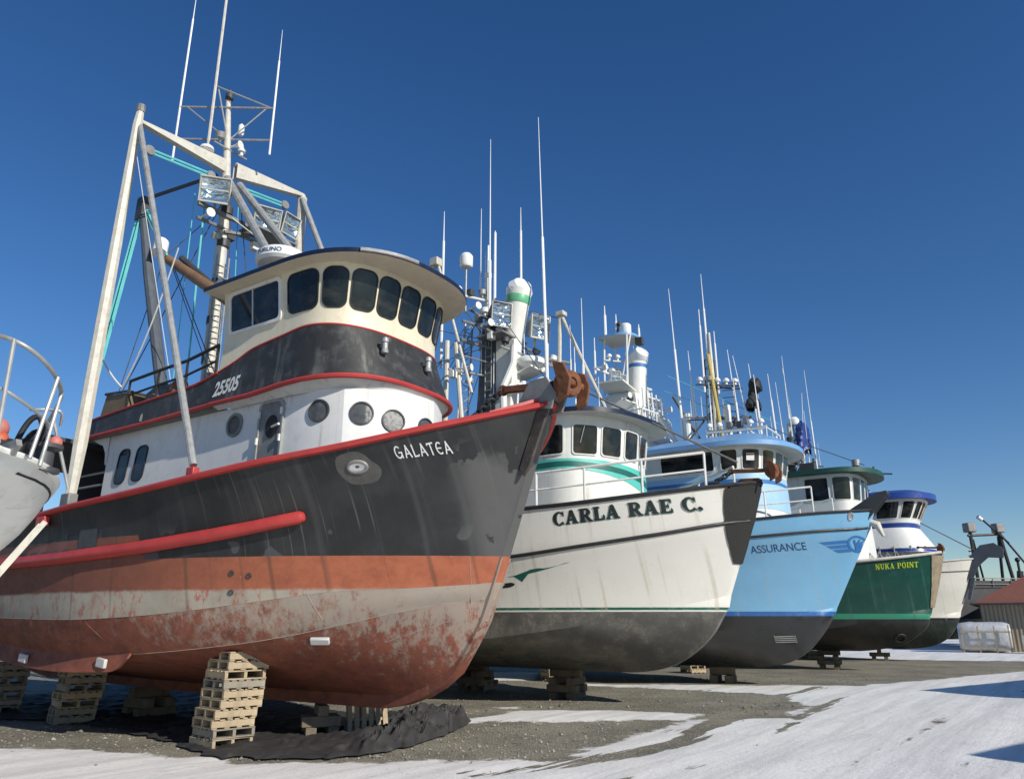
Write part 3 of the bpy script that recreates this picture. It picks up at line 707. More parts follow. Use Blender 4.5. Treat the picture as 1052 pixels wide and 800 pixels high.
# ================================================================== the black and red boat in front
def boat_black():
    B = boat('fishing_boat', 'black and red fishing boat with tall rigging, nearest and largest of the row', (-2.47, 15.42))
    shb = pchip([(3.80, .12), (3.47, .58), (2.87, 1.2), (2.09, 1.82), (1.1, 2.42), (-.56, 3.1), (-2.73, 3.5), (-5.5, 3.6), (-12, 3.6), (-17, 3.2)])
    shz = pchip([(3.80, 5.80), (3.47, 5.64), (2.87, 5.42), (2.09, 5.19), (1.1, 4.95), (-.56, 4.69), (-2.73, 4.44), (-5.66, 4.27), (-8.1, 4.1), (-13, 4.1), (-17, 4.3)])
    wlb = pchip([(2.86, .12), (2.39, .53), (1.6, 1.14), (.61, 1.8), (-.96, 2.61), (-2.88, 3.22), (-5.4, 3.53), (-12, 3.55), (-17, 3.1)])
    wlz = pchip([(2.86, 3.22), (-17, 3.22)])
    cab = pchip([(2.70, .12), (1.9, .68), (.9, 1.38), (.37, 1.72), (-.24, 2.05), (-2.04, 2.83), (-3.32, 3.19), (-4.95, 3.42), (-12, 3.45), (-17, 2.9)])
    caz = pchip([(2.70, 2.78), (1.6, 2.70), (.37, 2.63), (-.24, 2.55), (-2.04, 2.32), (-3.32, 2.22), (-4.95, 2.17), (-8, 2.22), (-17, 2.6)])
    cbb = pchip([(2.56, .12), (2.02, .50), (1.22, .97), (.38, 1.43), (-.44, 1.82), (-1.46, 2.24), (-3.7, 2.85), (-5.62, 3.05), (-12, 3.05), (-17, 2.3)])
    cbz = pchip([(2.56, 2.50), (2.02, 2.44), (1.22, 2.28), (.38, 2.08), (-.44, 1.9), (-1.46, 1.74), (-3.7, 1.55), (-5.62, 1.5), (-6.9, 1.55), (-9, 1.75), (-17, 2.3)])
    keb = pchip([(2.40, .11), (0, .13), (-17, .13)])
    kez = pchip([(2.40, 2.12), (2.20, 1.82), (1.82, 1.33), (1.5, 1.12), (1.17, .97), (.7, .87), (.25, .82), (-4, .82), (-12, .95), (-17, 1.6)])
    H = Hull([(3.80, shb, shz), (2.86, wlb, wlz), (2.70, cab, caz), (2.56, cbb, cbz), (2.40, keb, kez)], -17, N=54, sub=[8, 3, 4, 6], bulge=[-.10, 0, .04, .12])
    # --- hull paint: chalky black over orange primer over worn grey over red antifouling
    def hm(name, zone):
        t = NT(name); x, y, z = t.xyz()
        n_big = t.noise(t.obj, 1.0, 6, .6); fine = t.noise(t.obj, 13, 6, .75); mid = t.noise(t.map(t.obj, (1, 1, 1.3)), 2.6, 9, .72)
        stz = t.noise(t.map(t.obj, (4.6, 0, .03)), 1, 2.5, .5); st2 = t.noise(t.map(t.obj, (19, 0, .03)), 1, 1.5, .5); dab = t.noise(t.map(t.obj, (1, 1, .5)), 6.5, 9, .78)
        # black topsides
        blk = t.mix(t.ss(n_big, .38, .68), (.013, .014, .015), (.027, .028, .028))
        blk = t.mix(t.math('MULTIPLY', t.math('MULTIPLY', t.ss(stz, .52, .74), t.ss(x, -5., 1.5)), .30), blk, (.095, .097, .095))
        blk = t.mix(t.math('MULTIPLY', t.math('MULTIPLY', t.ss(st2, .60, .70), t.ss(t.noise(t.obj, .55, 2), .42, .6)), .38), blk, (.17, .17, .165))
        dr = t.noise(t.map(t.obj, (11, 0, .02)), 1, 3, .5); drm = t.math('MULTIPLY', t.ss(dr, .57, .66), t.math('MULTIPLY', t.ss(z, 3.4, 5.0), t.ss(t.noise(t.map(t.obj, (1, 0, .35)), 1.1, 2), .42, .58))); blk = t.mix(t.math('MULTIPLY', drm, .42), blk, (.13, .132, .13))
        patch = t.math('MULTIPLY', t.ss(t.noise(t.obj, 1.5, 3, .4), .60, .615), t.ss(z, 3.9, 3.5))
        blk = t.mix(t.math('MULTIPLY', patch, .75), blk, (.075, .078, .08))
        pch = t.math('MULTIPLY', t.ss(t.math('ADD', z, t.math('MULTIPLY', t.noise(t.obj, 1.3, 4), 1.2)), 5.7, 5.3), t.ss(t.math('ADD', t.math('MULTIPLY', t.noise(t.obj, 1.9, 4, .6), 1.), t.math('MULTIPLY', t.ss(z, 5.6, 3.6), .22)), .54, .57)); blk = t.mix(t.math('MULTIPLY', t.math('MULTIPLY', t.ss(x, 2.3, 2.75), pch), .75), blk, (.105, .105, .10))
        blk = t.mix(t.math('MULTIPLY', t.math('MULTIPLY', t.ss(t.noise(t.obj, 3.1, 8, .7), .66, .72), t.ss(x, -1., -4.)), .5), blk, (.07, .04, .028))
        # orange-red primer
        org = t.mix(t.ss(mid, .35, .68), (.41, .125, .058), (.31, .090, .045))
        org = t.mix(t.math('MULTIPLY', t.ss(x, 1.2, -4.5), .75), org, (.115, .048, .033))
        org = t.mix(t.math('MULTIPLY', t.ss(stz, .56, .70), .6), org, (.10, .05, .03))
        org = t.mix(t.math('MULTIPLY', t.math('MULTIPLY', t.ss(fine, .60, .68), t.ss(mid, .52, .62)), .7), org, (.36, .30, .25))
        # grey worn band with red speckle
        gry = t.mix(t.ss(n_big, .35, .68), (.37, .335, .27), (.26, .235, .19))
        spk = t.math('MULTIPLY', t.ss(dab, .50, .60), t.ss(t.noise(t.obj, 1.3, 4, .6), .38, .60))
        gry = t.mix(t.math('MULTIPLY', spk, .85), gry, (.33, .085, .05))
        gry = t.mix(t.math('MULTIPLY', t.ss(stz, .58, .72), .45), gry, (.12, .06, .04))
        # lower red, grey bloom towards the bow
        low = t.mix(t.ss(mid, .35, .68), (.245, .075, .042), (.145, .048, .031))
        bl = t.math('ADD', t.math('MULTIPLY', t.math('SUBTRACT', t.noise(t.map(t.obj, (1.6, 1.6, .9)), 2., 9, .78), .5), 1.7), t.rng(x, -4.5, 2., -.30, .30)); bl = t.math('ADD', bl, t.rng(z, 1.2, 2.4, -.22, .22))
        bl = t.math('ADD', bl, t.math('MULTIPLY', t.math('SUBTRACT', dab, .5), 2.0))
        lowg = t.mix(t.math('MULTIPLY', t.ss(bl, -.2, .45), .85), low, (.335, .30, .245))
        zz = t.math('ADD', z, t.math('MULTIPLY', t.math('SUBTRACT', t.noise(t.obj, 2.2, 7, .7), .5), .10))
        zs = t.math('ADD', z, t.math('MULTIPLY', t.math('SUBTRACT', t.noise(t.obj, 8, 4), .5), .014))
        zr = t.math('ADD', zz, 0.)
        if zone == 'top':
            edge = t.math('ADD', zs, t.math('MULTIPLY', t.ss(x, -3.05, -3.2), -.45))
            c = t.mix(t.ss(edge, 3.215, 3.225), org, blk)
            c = t.mix(t.math('MULTIPLY', t.math('MULTIPLY', t.ss(x, -2.9, -3.1), t.ss(zs, 3.45, 3.3)), 1.), c, t.scale(org, .9))
        elif zone == 'up':
            c = t.mix(t.ss(t.math('ADD', zz, t.math('MULTIPLY', fine, .06)), 2.66, 2.73), gry, org)
        elif zone == 'mid': c = lowg
        else:
            c = t.mix(t.math('MULTIPLY', t.ss(bl, .1, .5), .75), low, (.30, .27, .22))
        # welded seams and plates
        rgh = t.rng(mid, .3, .7, .42, .68) if zone == 'top' else t.rng(mid, .3, .7, .62, .85)
        t.bump(t.noise(t.obj, 1.25, 2, .5), .16, .14); t.bump(fine, .12, .01)
        return t.out(c, rgh)
    mats = [hm('black_topside', 'top'), hm('worn_boot_band', 'up'), hm('scuffed_antifouling', 'mid'), hm('red_antifouling', 'low')]
    H.build('hull', mats, B, mi=[0, 1, 2, 3], nose=.07, ang=18)
    # keel bar and stem plate
    mb = MB(); prof = [(2.86, 3.2), (2.60, 2.5), (2.44, 2.12), (2.24, 1.80), (1.86, 1.26), (1.5, 1.0), (1.17, .84), (.7, .69), (.2, .61), (-4, .61), (-12, .72), (-17, 1.4)]
    inn = [(2.70, 3.2), (2.46, 2.5), (2.28, 2.12), (2.08, 1.84), (1.74, 1.42), (1.4, 1.20), (1.08, 1.04), (.64, .93), (.18, .86), (-4, .86), (-12, 1.0), (-17, 1.7)]
    for sg in (1, -1): mb.grid([[V(x, sg * .15, z) for x, z in prof], [V(x, sg * .15, z) for x, z in inn]])
    mb.grid([[V(x, .15, z) for x, z in prof], [V(x, 0, z - .01) for x, z in prof], [V(x, -.15, z) for x, z in prof]])
    mb.build('keel', mats[3], B, ang=30)
    # weld seams
    for pts in ([(-.02, 2.60), (.12, 2.16)], [(2.42, 3.2), (2.38, 2.7), (2.30, 2.3)], [(.9, 1.78), (1.5, 1.98), (2.0, 2.14)], [(-4.5, 2.18), (-4.2, 1.9), (-3.9, 1.58)]):
        H.strip('weld_seam', mats[2], B, [(pts[0][0] + (pts[-1][0] - pts[0][0]) * i / 8, pts[0][1] + (pts[-1][1] - pts[0][1]) * i / 8) for i in range(9)], .006, both=False)
    for nm, cf, zf in (('upper_chine_weld', cab, caz), ('lower_chine_weld', cbb, cbz)):
        mb = MB()
        for sg in (1, -1): mb.tube([V(x, sg * (cf(x)), zf(x)) for x in [2.5 - 19 * i / 60 for i in range(60)]], .006, 5)
        mb.build('chine_weld', mats[1], B)
    H.deck('deck', M['steel_deck'], B, 1.0)
    H.cap('cap_rail', M['red'], B, r=.085, flat=.75, dz=.03)
    # red bow breasthook plate
    mb = MB(); mb.slab([V(3.86, 0, 5.98), V(3.15, .95, 5.56), V(2.6, .0, 5.62), V(3.15, -.95, 5.56)], (0, 0, .06)); mb.slab([V(3.9, .14, 5.8), V(2.9, .10, 5.55), V(3.0, .04, 5.75), V(3.72, .02, 6.12)], (0, -.1, 0)); mb.build('breasthook', M['red'], B, ang=20)
    # fender pipe along the side
    fx = [(.33, 3.90), (.1, 3.87), (-.6, 3.74), (-1.4, 3.62), (-2.6, 3.48), (-4, 3.38), (-5.6, 3.31), (-7.8, 3.29), (-11, 3.3), (-16, 3.4)]
    fz = pchip(fx); mb = MB()
    for sg in (1, -1):
        P = [H.hit(x, fz(x), .05, sg)[0] for x in [.12 - 16.1 * (i / 40) for i in range(41)]]; d = (P[0] - P[1]).normalized()
        mb.tube([P[0] + d * .09, P[0] + d * .07] + P, [.02, .075] + [.115] * 3 + [.12] * 38, 12)
    mb.build('rubbing_fender', M['red'], B)
    # lower flange with zinc blocks
    xs = [-3.62 - 5.6 * i / 30 for i in range(31)]; mb = MB()
    for sg in (1, -1):
        top = [V(x, sg * (cbb(x) + .02), cbz(x) + .05) for x in xs]; bot = [V(x - .0, sg * (cbb(x) + .10), cbz(x) - .30 * min(1, .25 + (-3.62 - x) / .35)) for x in xs]
        th = Vector((0, sg * .05, 0)); mb.grid([top, bot]); mb.grid([[p + th for p in bot], [p + th for p in top]]); mb.grid([bot, [p + th for p in bot]]); mb.grid([[top[0], bot[0]], [top[0] + th, bot[0] + th]])
    mb.build('bilge_flange', mats[2], B, fix=True)
    for x in (-4.25, -7.0):
        MB().box(V(x, cbb(x) + .11, cbz(x) - .14), (.30, .07, .17), Matrix.Rotation(R(6), 3, 'Y')).build('zinc_block', M['anode'], B, bevel=.02)
    h = H.hit(-.08, 1.82, .03); q = h[1].to_track_quat('Z', 'Y').to_matrix()
    MB().box(h[0], (.34, .14, .07), q).build('zinc_block', M['anode'], B, bevel=.02)
    # hawse pipe with worn halo, small fairlead plate
    h = H.hit(1.22, 4.66, .0); n = h[1]; qm = n.to_track_quat('Z', 'X').to_matrix()
    mb = MB(); e = [h[0] + qm @ Vector((math.sin(a) * .10, math.cos(a) * .16, 0)) for a in [2 * math.pi * i / 20 for i in range(20)]]
    mb.tube(e + [e[0]], .035, 8); mb.build('hawse_pipe', M['grey'], B)
    mb = MB(); fanpoly(mb, [p + n * .02 for p in e], h[0] + n * .0); mb.build('hawse_hole', M['alu'], B, ang=0)
    mb = MB(); pol = []
    for i in range(26):
        a = 2 * math.pi * i / 26; r = 1 + .18 * noise.noise((math.cos(a) * 1.5, math.sin(a) * 1.5, 4)); pol.append((1.2 + math.cos(a) * .30 * r, 4.63 + math.sin(a) * .27 * r))
    rr = [[H.hit(1.2 + (x - 1.2) * k, 4.63 + (z - 4.63) * k, .005)[0] for x, z in pol] for k in (1, .75, .5, .25)]; mb.grid([r_ + [r_[0]] for r_ in rr]); fanpoly(mb, rr[-1], H.hit(1.2, 4.63, .005)[0]); mb.build('worn_patch', mat('worn_bare_patch', (.075, .073, .068), .6, var=.3, scale=6, grime=((.13, .10, .08), .6)), B, ang=60)
    # freeing port, scuppers
    def port_patch(x0, x1, z0, z1, nm='freeing_port', e=.005):
        mb = MB(); mb.grid([[H.hit(x0 + (x1 - x0) * i / 4, z, e)[0] for i in range(5)] for z in (z0, z1)]); mb.build(nm, M['dgrey'], B, ang=0)
    port_patch(-4.95, -4.35, 3.50, 3.86)
    for k in range(7): port_patch(-7.6 + k * .42, -7.36 + k * .42, 3.42, 3.50, 'scupper')
    port_patch(-5.5, -5.38, 3.72, 3.80, 'scupper')
    for x, z in ((-1.2, 2.95), (-1.25, 2.62), (-.9, 2.9)):
        h = H.hit(x, z, .0); MB().lathe(h[0], [(.05, 0), (.05, .02), (.03, .02), (.03, -.02)], h[1], 12).build('skin_fitting', M['dgrey'], B)
    # red foot brackets on the rail and red pipe guard aft
    mb = MB(); mb.box(V(-6.2, 3.62, 4.10), (.34, .12, .2)); mb.build('rail_bracket', M['red'], B, bevel=.02)
    mb = MB(); mb.tube([V(-8.9, 3.5, 4.15), V(-8.9, 3.5, 4.62), V(-8.8, 3.5, 4.72), V(-6.95, 3.5, 4.62), V(-6.85, 3.5, 4.5), V(-6.85, 3.5, 4.2)], .05, 8); mb.build('pipe_guard', M['red'], B)
    # bow lettering
    letter('name_lettering', B, H, strokes('GALATEA', uncial_glyph, .14), (1.80, 4.79), (2.55, 4.91), .195, M['letter_white'])
    # bow roller cheeks
    mb = MB()
    for s_ in (1, -1):
        mb.slab([V(3.15, s_ * .16, 5.7), V(3.95, s_ * .16, 5.72), V(4.05, s_ * .16, 6.0), V(3.85, s_ * .16, 6.32), V(3.5, s_ * .16, 6.3), V(3.3, s_ * .16, 6.0)], (0, -s_ * .05, 0))
    mb.lathe(V(3.85, .16, 6.02), [(.12, 0), (.07, .1), (.07, .22), (.12, .32)], (0, 1, 0), 14); mb.build('anchor_roller', M['grey'], B, bevel=.01)
    mb = MB(); mb.slab([V(3.68, .20, 5.72), V(3.30, .20, 4.7), V(3.40, .22, 4.55), V(3.52, .2, 4.7), V(3.92, .19, 5.7)], (0, -.06, 0)); mb.build('anchor_pad', mat('worn_dark_pad', (.06, .05, .045), .6, var=.4, scale=4, grime=((.16, .12, .09), .7)), B, bevel=.02)

    # ---------------------------------------------------------- main deckhouse
    W1 = Wall([(4.2, polyplan([(-7.7, 1.74), (-3, 1.74), (-.6, 1.72), (.30, 1.42), (.95, .35), (.98, 0), (.95, -.35), (.30, -1.42), (-.6, -1.72), (-3, -1.74), (-7.7, -1.74)], 1)),
               (6.45, polyplan([(-7.7, 1.70), (-3, 1.70), (-.62, 1.68), (.22, 1.38), (.86, .33), (.88, 0), (.86, -.33), (.22, -1.38), (-.62, -1.68), (-3, -1.70), (-7.7, -1.70)], 1))])
    W1.mesh('deckhouse', M['house_white'], B, ang=18)
    q = lambda x, b: W1.s_at(x, b)
    porthole(B, W1, q(-2.86, 1.7), 6.06, .20, .06, fm=M['grey'], gm=M['amber_glass'])
    for (x, b, z) in ((-.40, 1.70, 6.02), (.38, 1.28, 5.95), (.70, .72, 5.86), (.96, 0., 5.80), (.70, -.72, 5.86)):
        porthole(B, W1, q(x, b), z, .20, .03, fm=M['dgrey'], gm=M['grey_glass'])
    sd_ = q(-1.70, 1.7)
    dr = window(B, W1, sd_ - .33, sd_ + .33, 4.75, 6.36, .16, .05, fm=M['galv'], gm=M['grey'], name='steel_door', pane='door_leaf', gd=.02, d=.05)
    mb = MB(); fanpoly(mb, [W1.P(a, z, .03) for a, z in disc_poly(sd_ + .04, 5.86, .19, .24)], W1.P(sd_ + .04, 5.86, .03)); mb.build('door_port', M['rubber'], dr, ang=0)
    mb = MB(); mb.tube([W1.P(sd_ + .08, 5.84, .05), W1.P(sd_ + .34, 5.86, .10)], .025, 8)
    for zz in (5.0, 5.6, 6.15):
        for e in (-.34, .34): mb.bar(W1.P(sd_ + e, zz - .08, .06), W1.P(sd_ + e, zz + .06, .06), .05, .04)
    mb.build('door_handle', M['white'], dr)
    for x in (-6.95, -6.22): window(B, W1, q(x, 1.72) - .20, q(x, 1.72) + .20, 5.24, 6.02, .15, .03, fm=M['rubber'], shear=.12)
    # ---------------------------------------------------------- bridge front: wheelhouse walls leaning, black band below
    lev = []
    for z, wd, xn in ((6.62, 1.90, .70), (7.75, 1.79, .22), (8.15, 1.79, .22), (9.10, 1.90, .40)):
        lev.append((z, superplan(wd, xn, -1.15, -3.45, 2.7)))
    W2 = Wall(lev); W2.mesh('wheelhouse', M['cream'], B, ang=40)
    s2 = lambda x, b: W2.s_at(x, b)
    qa, qf, qb = 0., W2.len / 2, W2.len
    def xof(qq): return (W2.P(qq, 7.8).x)
    topx = pchip([(-3.45, 7.27), (-2.9, 7.42), (-2.33, 7.62), (-1.5, 7.72), (-.68, 7.80), (.3, 7.78)]); botx = pchip([(-3.45, 6.54), (-2.33, 6.54), (-1.2, 6.60), (0., 6.64), (.7, 6.68)])
    zt = lambda k: topx(xof(k)); zb = lambda k: botx(xof(k))
    W2.band('bridge_band', M['black_band'], B, 0.0, W2.len, zb, zt, .03, n=110)
    W2.trim('band_trim', M['red'], B, 0., W2.len, zb, .055, .05, n=110); W2.trim('band_stripe', M['red'], B, 0., W2.len, zt, .022, .03, n=110)
    # soffit under the overhang
    mb = MB(); N_ = 80; a = [W2.P(W2.len * i / N_, zb(W2.len * i / N_), .02) for i in range(N_ + 1)]
    bb = [];
    for p in a:
        f = .90 if p.x < -1 else .90 - .12 * min(1, (p.x + 1) / 1.2); bb.append(Vector((p.x - .0 if p.x < -1 else -1 + (p.x + 1) * .93, p.y * f, 6.42 if p.x > -3 else 6.46)))
    mb.grid([a, bb]); mb.build('soffit', M['house_white'], B)
    # windows
    fm = M['rubber']; z0, z1 = 8.17, 8.98
    def win(xa, ba, xb, bb_, za=z0, zb_=z1, r=.16, **k): return window(B, W2, s2(xa, ba) + .035, s2(xb, bb_) - .035, za, zb_, r, .022, fm=k.pop('fm', fm), **k)
    f = window(B, W2, s2(-3.2, 1.8), s2(-1.62, 1.8), 8.16, 8.98, .10, .07, fm=M['house_white'], d=.04)
    mb = MB(); k = (s2(-3.2, 1.8) + s2(-1.62, 1.8)) / 2 - .05; mb.bar(W2.P(k, 8.16, .02), W2.P(k, 8.98, .02), .04, .03); mb.build('mullion', M['alu'], f)
    for a_, b_ in (((-1.38, 1.8), (-.55, 1.72)), ((-.50, 1.7), (-.05, 1.42)), ((-.03, 1.40), (.13, .86)), ((.13, .84), (.21, .29)), ((.21, .26), (.21, -.32)), ((.21, -.36), (.14, -.92)), ((.14, -.96), (-.05, -1.45)), ((-.08, -1.5), (-.5, -1.72)), ((-.6, -1.74), (-1.38, -1.8)), ((-1.6, -1.8), (-3.1, -1.8))):
        win(a_[0], a_[1], b_[0], b_[1])
    # roof
    pl = superplan(2.24, 1.10, -1.3, -3.75, 2.5)
    visor('visor_roof', B, pl, 9.10, .10, M['navy'], M['cream'], .12)
    # bright aluminium trim along part of the roof edge
    mb = MB(); idx = [i for i, p in enumerate(pl) if p[0] > .35 and .55 < p[1] < 1.75]
    mb.tube([V(pl[i][0] + .012, pl[i][1] + .012, 9.155) for i in idx], .045, 8); mb.build('edge_trim', M['alu'], B)
    # lamps on the band
    for (x, b, z) in ((.50, .85, 7.42), (.52, -.42, 7.35)):
        k = s2(x, b); p = W2.P(k, z, .02); o_ = W2.P(k, z, .2) - p; mb = MB()
        mb.bar(p, p + o_ * .8, .05, .05); mb.lathe(p + o_ * .9 + Vector((0, 0, -.18)), [(.001, 0), (.07, .01), (.08, .06), (.06, .1), (.06, .22), (.08, .24), (.07, .32), (.001, .36)], n=14); mb.build('deck_lamp', M['galv'], B)
    # number on the bulwark
    t2 = text2d('25505', 1., .25, .035); mb = MB(); ka, kb = s2(-3.42, 1.8) - .02, s2(-2.58, 1.8)
    mb.add([W2.P(ka + (kb - ka) * u, 6.70 + .04 * u + v * .34, .038) for u, v in t2[0]], t2[1]); mb.build('number_lettering', M['letter_white'], B, ang=0, fix=False)
    # upper deck behind: bulwark sides, deck, rails
    mb = MB(); xs = [-3.42 - 5.1 * i / 20 for i in range(21)]; tz = pchip([(-8.6, 6.92), (-6.2, 7.05), (-4.3, 7.12), (-3.42, 7.27)]); bz = pchip([(-8.6, 6.46), (-6, 6.48), (-3.42, 6.54)])
    for sg in (1, -1):
        o1 = [V(x, sg * 1.868, tz(x)) for x in xs]; o2 = [V(x, sg * 1.928, bz(x)) for x in xs]; i1 = [p + Vector((0, sg * .06, 0)) for p in o1]; i2 = [p + Vector((0, sg * .06, 0)) for p in o2]
        mb.grid([o1, o2]); mb.grid([i1, i2]); mb.grid([o1, i1]); mb.grid([o2, i2])
    mb.build('upper_bulwark', M['black_band'], B)
    for zf, r, bo_ in ((tz, .03, 1.875), (bz, .052, 1.945)):
        mb = MB()
        for sg in (1, -1): mb.tube([V(x, sg * bo_, zf(x)) for x in xs], r, 8)
        mb.build('bulwark_trim', M['red'], B)
    mb = MB(); mb.box(V(-7.6, 0, 6.50), (8.3, 3.75, .09)); mb.build('upper_deck', M['steel_deck'], B)
    mb = MB(); mb.slab([V(-8.4, 1.72, 6.44), V(-7.68, 1.72, 6.44), V(-7.68, 1.72, 5.75), V(-7.74, 1.72, 6.05), V(-7.88, 1.72, 6.24), V(-8.1, 1.72, 6.32)], (0, -.04, 0)); mb.build('opening_gusset', M['house_white'], B)
    rp = [V(x, 1.83, tz(x) - .02) for x in (-6.95, -5.75, -4.65, -3.55)]
    railing(B, rp, .72, M['black'], .032, 1); railing(B, [Vector((p.x, -p.y, p.z)) for p in rp], .72, M['black'], .032, 1)
    # covered working deck aft
    mb = MB(); mb.box(V(-9.4, 0, 5.3), (.1, 3.3, 2.3)); mb.box(V(-8.6, .3, 4.6), (.9, 1.6, 1.0)); mb.build('aft_bulkhead', M['dgrey'], B)
    for x, b, r in ((-9.6, 2.5, .10), (-8.95, 2.5, .13)):
        mb = MB(); mb.bar(V(x, b, 3.6), V(x, b, 6.5), r, r * 1.5); mb.build('shelter_post', M['grey'], B)
        mb = MB(); mb.bar(V(x, -b, 3.6), V(x, -b, 6.5), r, r * 1.5); mb.build('shelter_post', M['grey'], B)
    mb = MB(); mb.box(V(-10.9, 0, 6.42), (4.2, 5.6, .1)); mb.build('shelter_roof', M['dgrey'], B)
    for z in (4.95, 5.3, 5.6):
        mb = MB(); mb.tube([V(-9.2, 1.66, z), V(-7.72, 1.66, z)], .03, 6); mb.build('guard_bar', M['alu'], B)

    # ---------------------------------------------------------- rigging
    XM = -6.75; G = M['pole']; ga = M['galv']
    pipe('mast', B, [V(-6.55, 0, 6.5), V(-6.6, 0, 9), V(-6.72, 0, 13), V(-6.95, 0, 14.9), V(-7.25, 0, 17.1)], [.19, .18, .15, .11, .07], M['pole'], 14)
    mb = MB()
    for z in (7.6, 8.6, 9.7, 10.8, 12, 13): mb.tube([V(-6.64, 0, z), V(-6.64, 0, z + .22)], .20 - (z - 7) * .006, 12)
    mb.build('mast_band', M['dgrey'], B)
    mb = MB(); mb.tube([V(-6.2, .35, 6.6), V(-6.35, .32, 11.6)], .025, 6); mb.tube([V(-6.2, -.02, 6.6), V(-6.35, -.05, 11.6)], .025, 6)
    for k in range(15): mb.tube([V(-6.2 - .0097 * k, .35, 6.8 + .32 * k), V(-6.2 - .0097 * k, 0, 6.8 + .32 * k)], .018, 5)
    mb.build('ladder', M['galv'], B)
    # spreader beams, deep in the middle
    for sg, n_ in ((1, 0), (-1, 1)):
        e = V(XM, sg * 2.68, 14.40 if sg > 0 else 14.92); c0 = V(XM, sg * .18, 14.30); ct = V(XM, sg * .18, 14.66 if sg > 0 else 14.74); et = e + Vector((0, 0, .05))
        mb = MB()
        for dx in (-.09, .09):
            D = Vector((dx, 0, 0)); mid_t = ct.lerp(et, .55) + Vector((0, 0, .0)); mid_b = c0.lerp(e, .35) + Vector((0, 0, -.02))
            mb.add([p + D for p in (c0, ct, et, e)], [(0, 1, 2, 3)])
        for a_, b_ in ((c0, e), (ct, et)):
            mb.add([a_ + Vector((-.09, 0, 0)), a_ + Vector((.09, 0, 0)), b_ + Vector((.09, 0, 0)), b_ + Vector((-.09, 0, 0))], [(0, 1, 2, 3)])
        mb.tube([ct + Vector((0, 0, .03)), et + Vector((0, 0, .03))], .05, 6)
        mb.build('spreader_beam', M['pole'], B, ang=20)
    foot_b = 2.86
    pole = pipe('stabiliser_pole', B, [V(-6.80, foot_b, 4.72), V(-6.79, 2.84, 6), V(XM, 2.76, 14.3), V(XM, 2.74, 14.75)], [.11, .155, .12, .09], M['pole'], 8)
    MB().lathe(V(XM, 2.74, 14.72), [(.11, 0), (.11, .2), (.001, .2)], n=10).build('pole_cap', M['grey'], pole); MB().box(V(-6.80, foot_b + .02, 4.62), (.35, .22, .4)).build('pole_foot', M['grey'], pole, bevel=.03)
    for (x0, b0, z0_), (x1, b1, z1_), r, m_ in (((-6.7, 2.72, 14.3), (-1.9, 3.18, 4.86), .07, M['galv']), ((-6.78, -2.66, 14.9), (-6.78, -2.86, 4.6), .15, M['pole']), ((-6.7, -2.6, 14.8), (-1.9, -3.15, 4.8), .088, M['galv']), ((-6.5, .2, 14.0), (-2.4, .95, 9.2), .11, M['galv']), ((-6.5, -.2, 14.0), (-2.6, -1.0, 9.2), .11, M['galv'])):
        pipe('brace_leg', B, [V(x0, b0, z0_), V(x1, b1, z1_)], r, m_, 10)
    mb = MB(); mb.box(V(-1.9, 3.18, 4.72), (.22, .14, .2)); mb.build('leg_foot', M['red'], B, bevel=.02)
    # antenna frame on the mast head
    mb = MB(); Lx, Rx = (-8.3, .85), (-6.0, -.72)
    for z in (16.72, 15.62): mb.tube([V(*Lx, z), V(*Rx, z - .04)], .032, 6)
    mb.tube([V(-8.1, .74, 16.7), V(-7.05, .04, 15.62)], .022, 6); mb.tube([V(-6.2, -.6, 16.68), V(-7.0, -.04, 15.6)], .022, 6); mb.tube([V(-7.3, .4, 17.3), V(-6.1, -.66, 16.7)], .025, 6); mb.tube([V(-7.25, .35, 17.2), V(-7.0, .0, 15.5)], .022, 6)
    mb.build('antenna_frame', M['galv'], B)
    antenna(B, V(*Lx, 14.9), V(*Lx, 21.0), .032, .006, .82); antenna(B, V(*Rx, 15.1), V(*Rx, 19.5), .032, .006, .74); antenna(B, V(-7.25, .45, 14.8), V(-7.4, .40, 22.6), .045, .03, .8, m=M['pole'])
    mb = MB(); mb.lathe(V(-7.2, .0, 17.0), [(.05, 0), (.12, .05), (.12, .2), (.05, .25), (.06, .35), (.001, .42)], n=12); mb.build('masthead_lamp', M['dgrey'], B); mb = MB(); mb.lathe(V(-6.95, -.35, 15.9), [(.06, 0), (.09, .06), (.09, .32), (.001, .42)], n=12); mb.lathe(V(-6.8, .75, 14.7), [(.12, 0), (.2, .04), (.18, .12), (.001, .16)], n=14); mb.build('gps_dome', M['antenna'], B)
    aim = (.75, -.6, -.28)
    floodlight(B, V(-6.2, .72, 13.28), aim, .78, .68, .6); floodlight(B, V(-6.1, -.95, 13.15), (.85, -.35, -.3), .74, .66, .5); floodlight(B, V(-6.0, -1.72, 13.25), (.95, .1, -.2), .62, .62, .4)
    mb = MB(); mb.bar(V(-6.55, .95, 12.9), V(-6.55, -2.0, 12.95), .1, .1); mb.bar(V(-6.5, .1, 12.4), V(-6.5, -1.6, 12.9), .07, .07); mb.box(V(-6.3, -1.2, 12.72), (.7, 1.5, .05)); mb.build('light_bracket', M['grey'], B)
    # slate topping boom, brown boom with white cap
    pipe('slate_boom', B, [V(-8.7, 1.3, 13.4), V(-7.9, 1.25, 11.0), V(-6.3, 1.25, 7.0)], [.10, .14, .15], M['slate'], 10)
    mb = MB(); mb.box(V(-8.65, 1.3, 13.2), (.3, .22, .7)); mb.tube([V(-8.6, 1.2, 13.6), V(-7.0, .2, 14.3)], .05, 6); mb.build('boom_head_gear', M['dgrey'], B)
    bo = pipe('brown_boom', B, [V(-7.65, 1., 11.55), V(-4.6, .95, 9.55), V(-3.6, .9, 8.9)], [.13, .16, .16], M['brown'], 12)
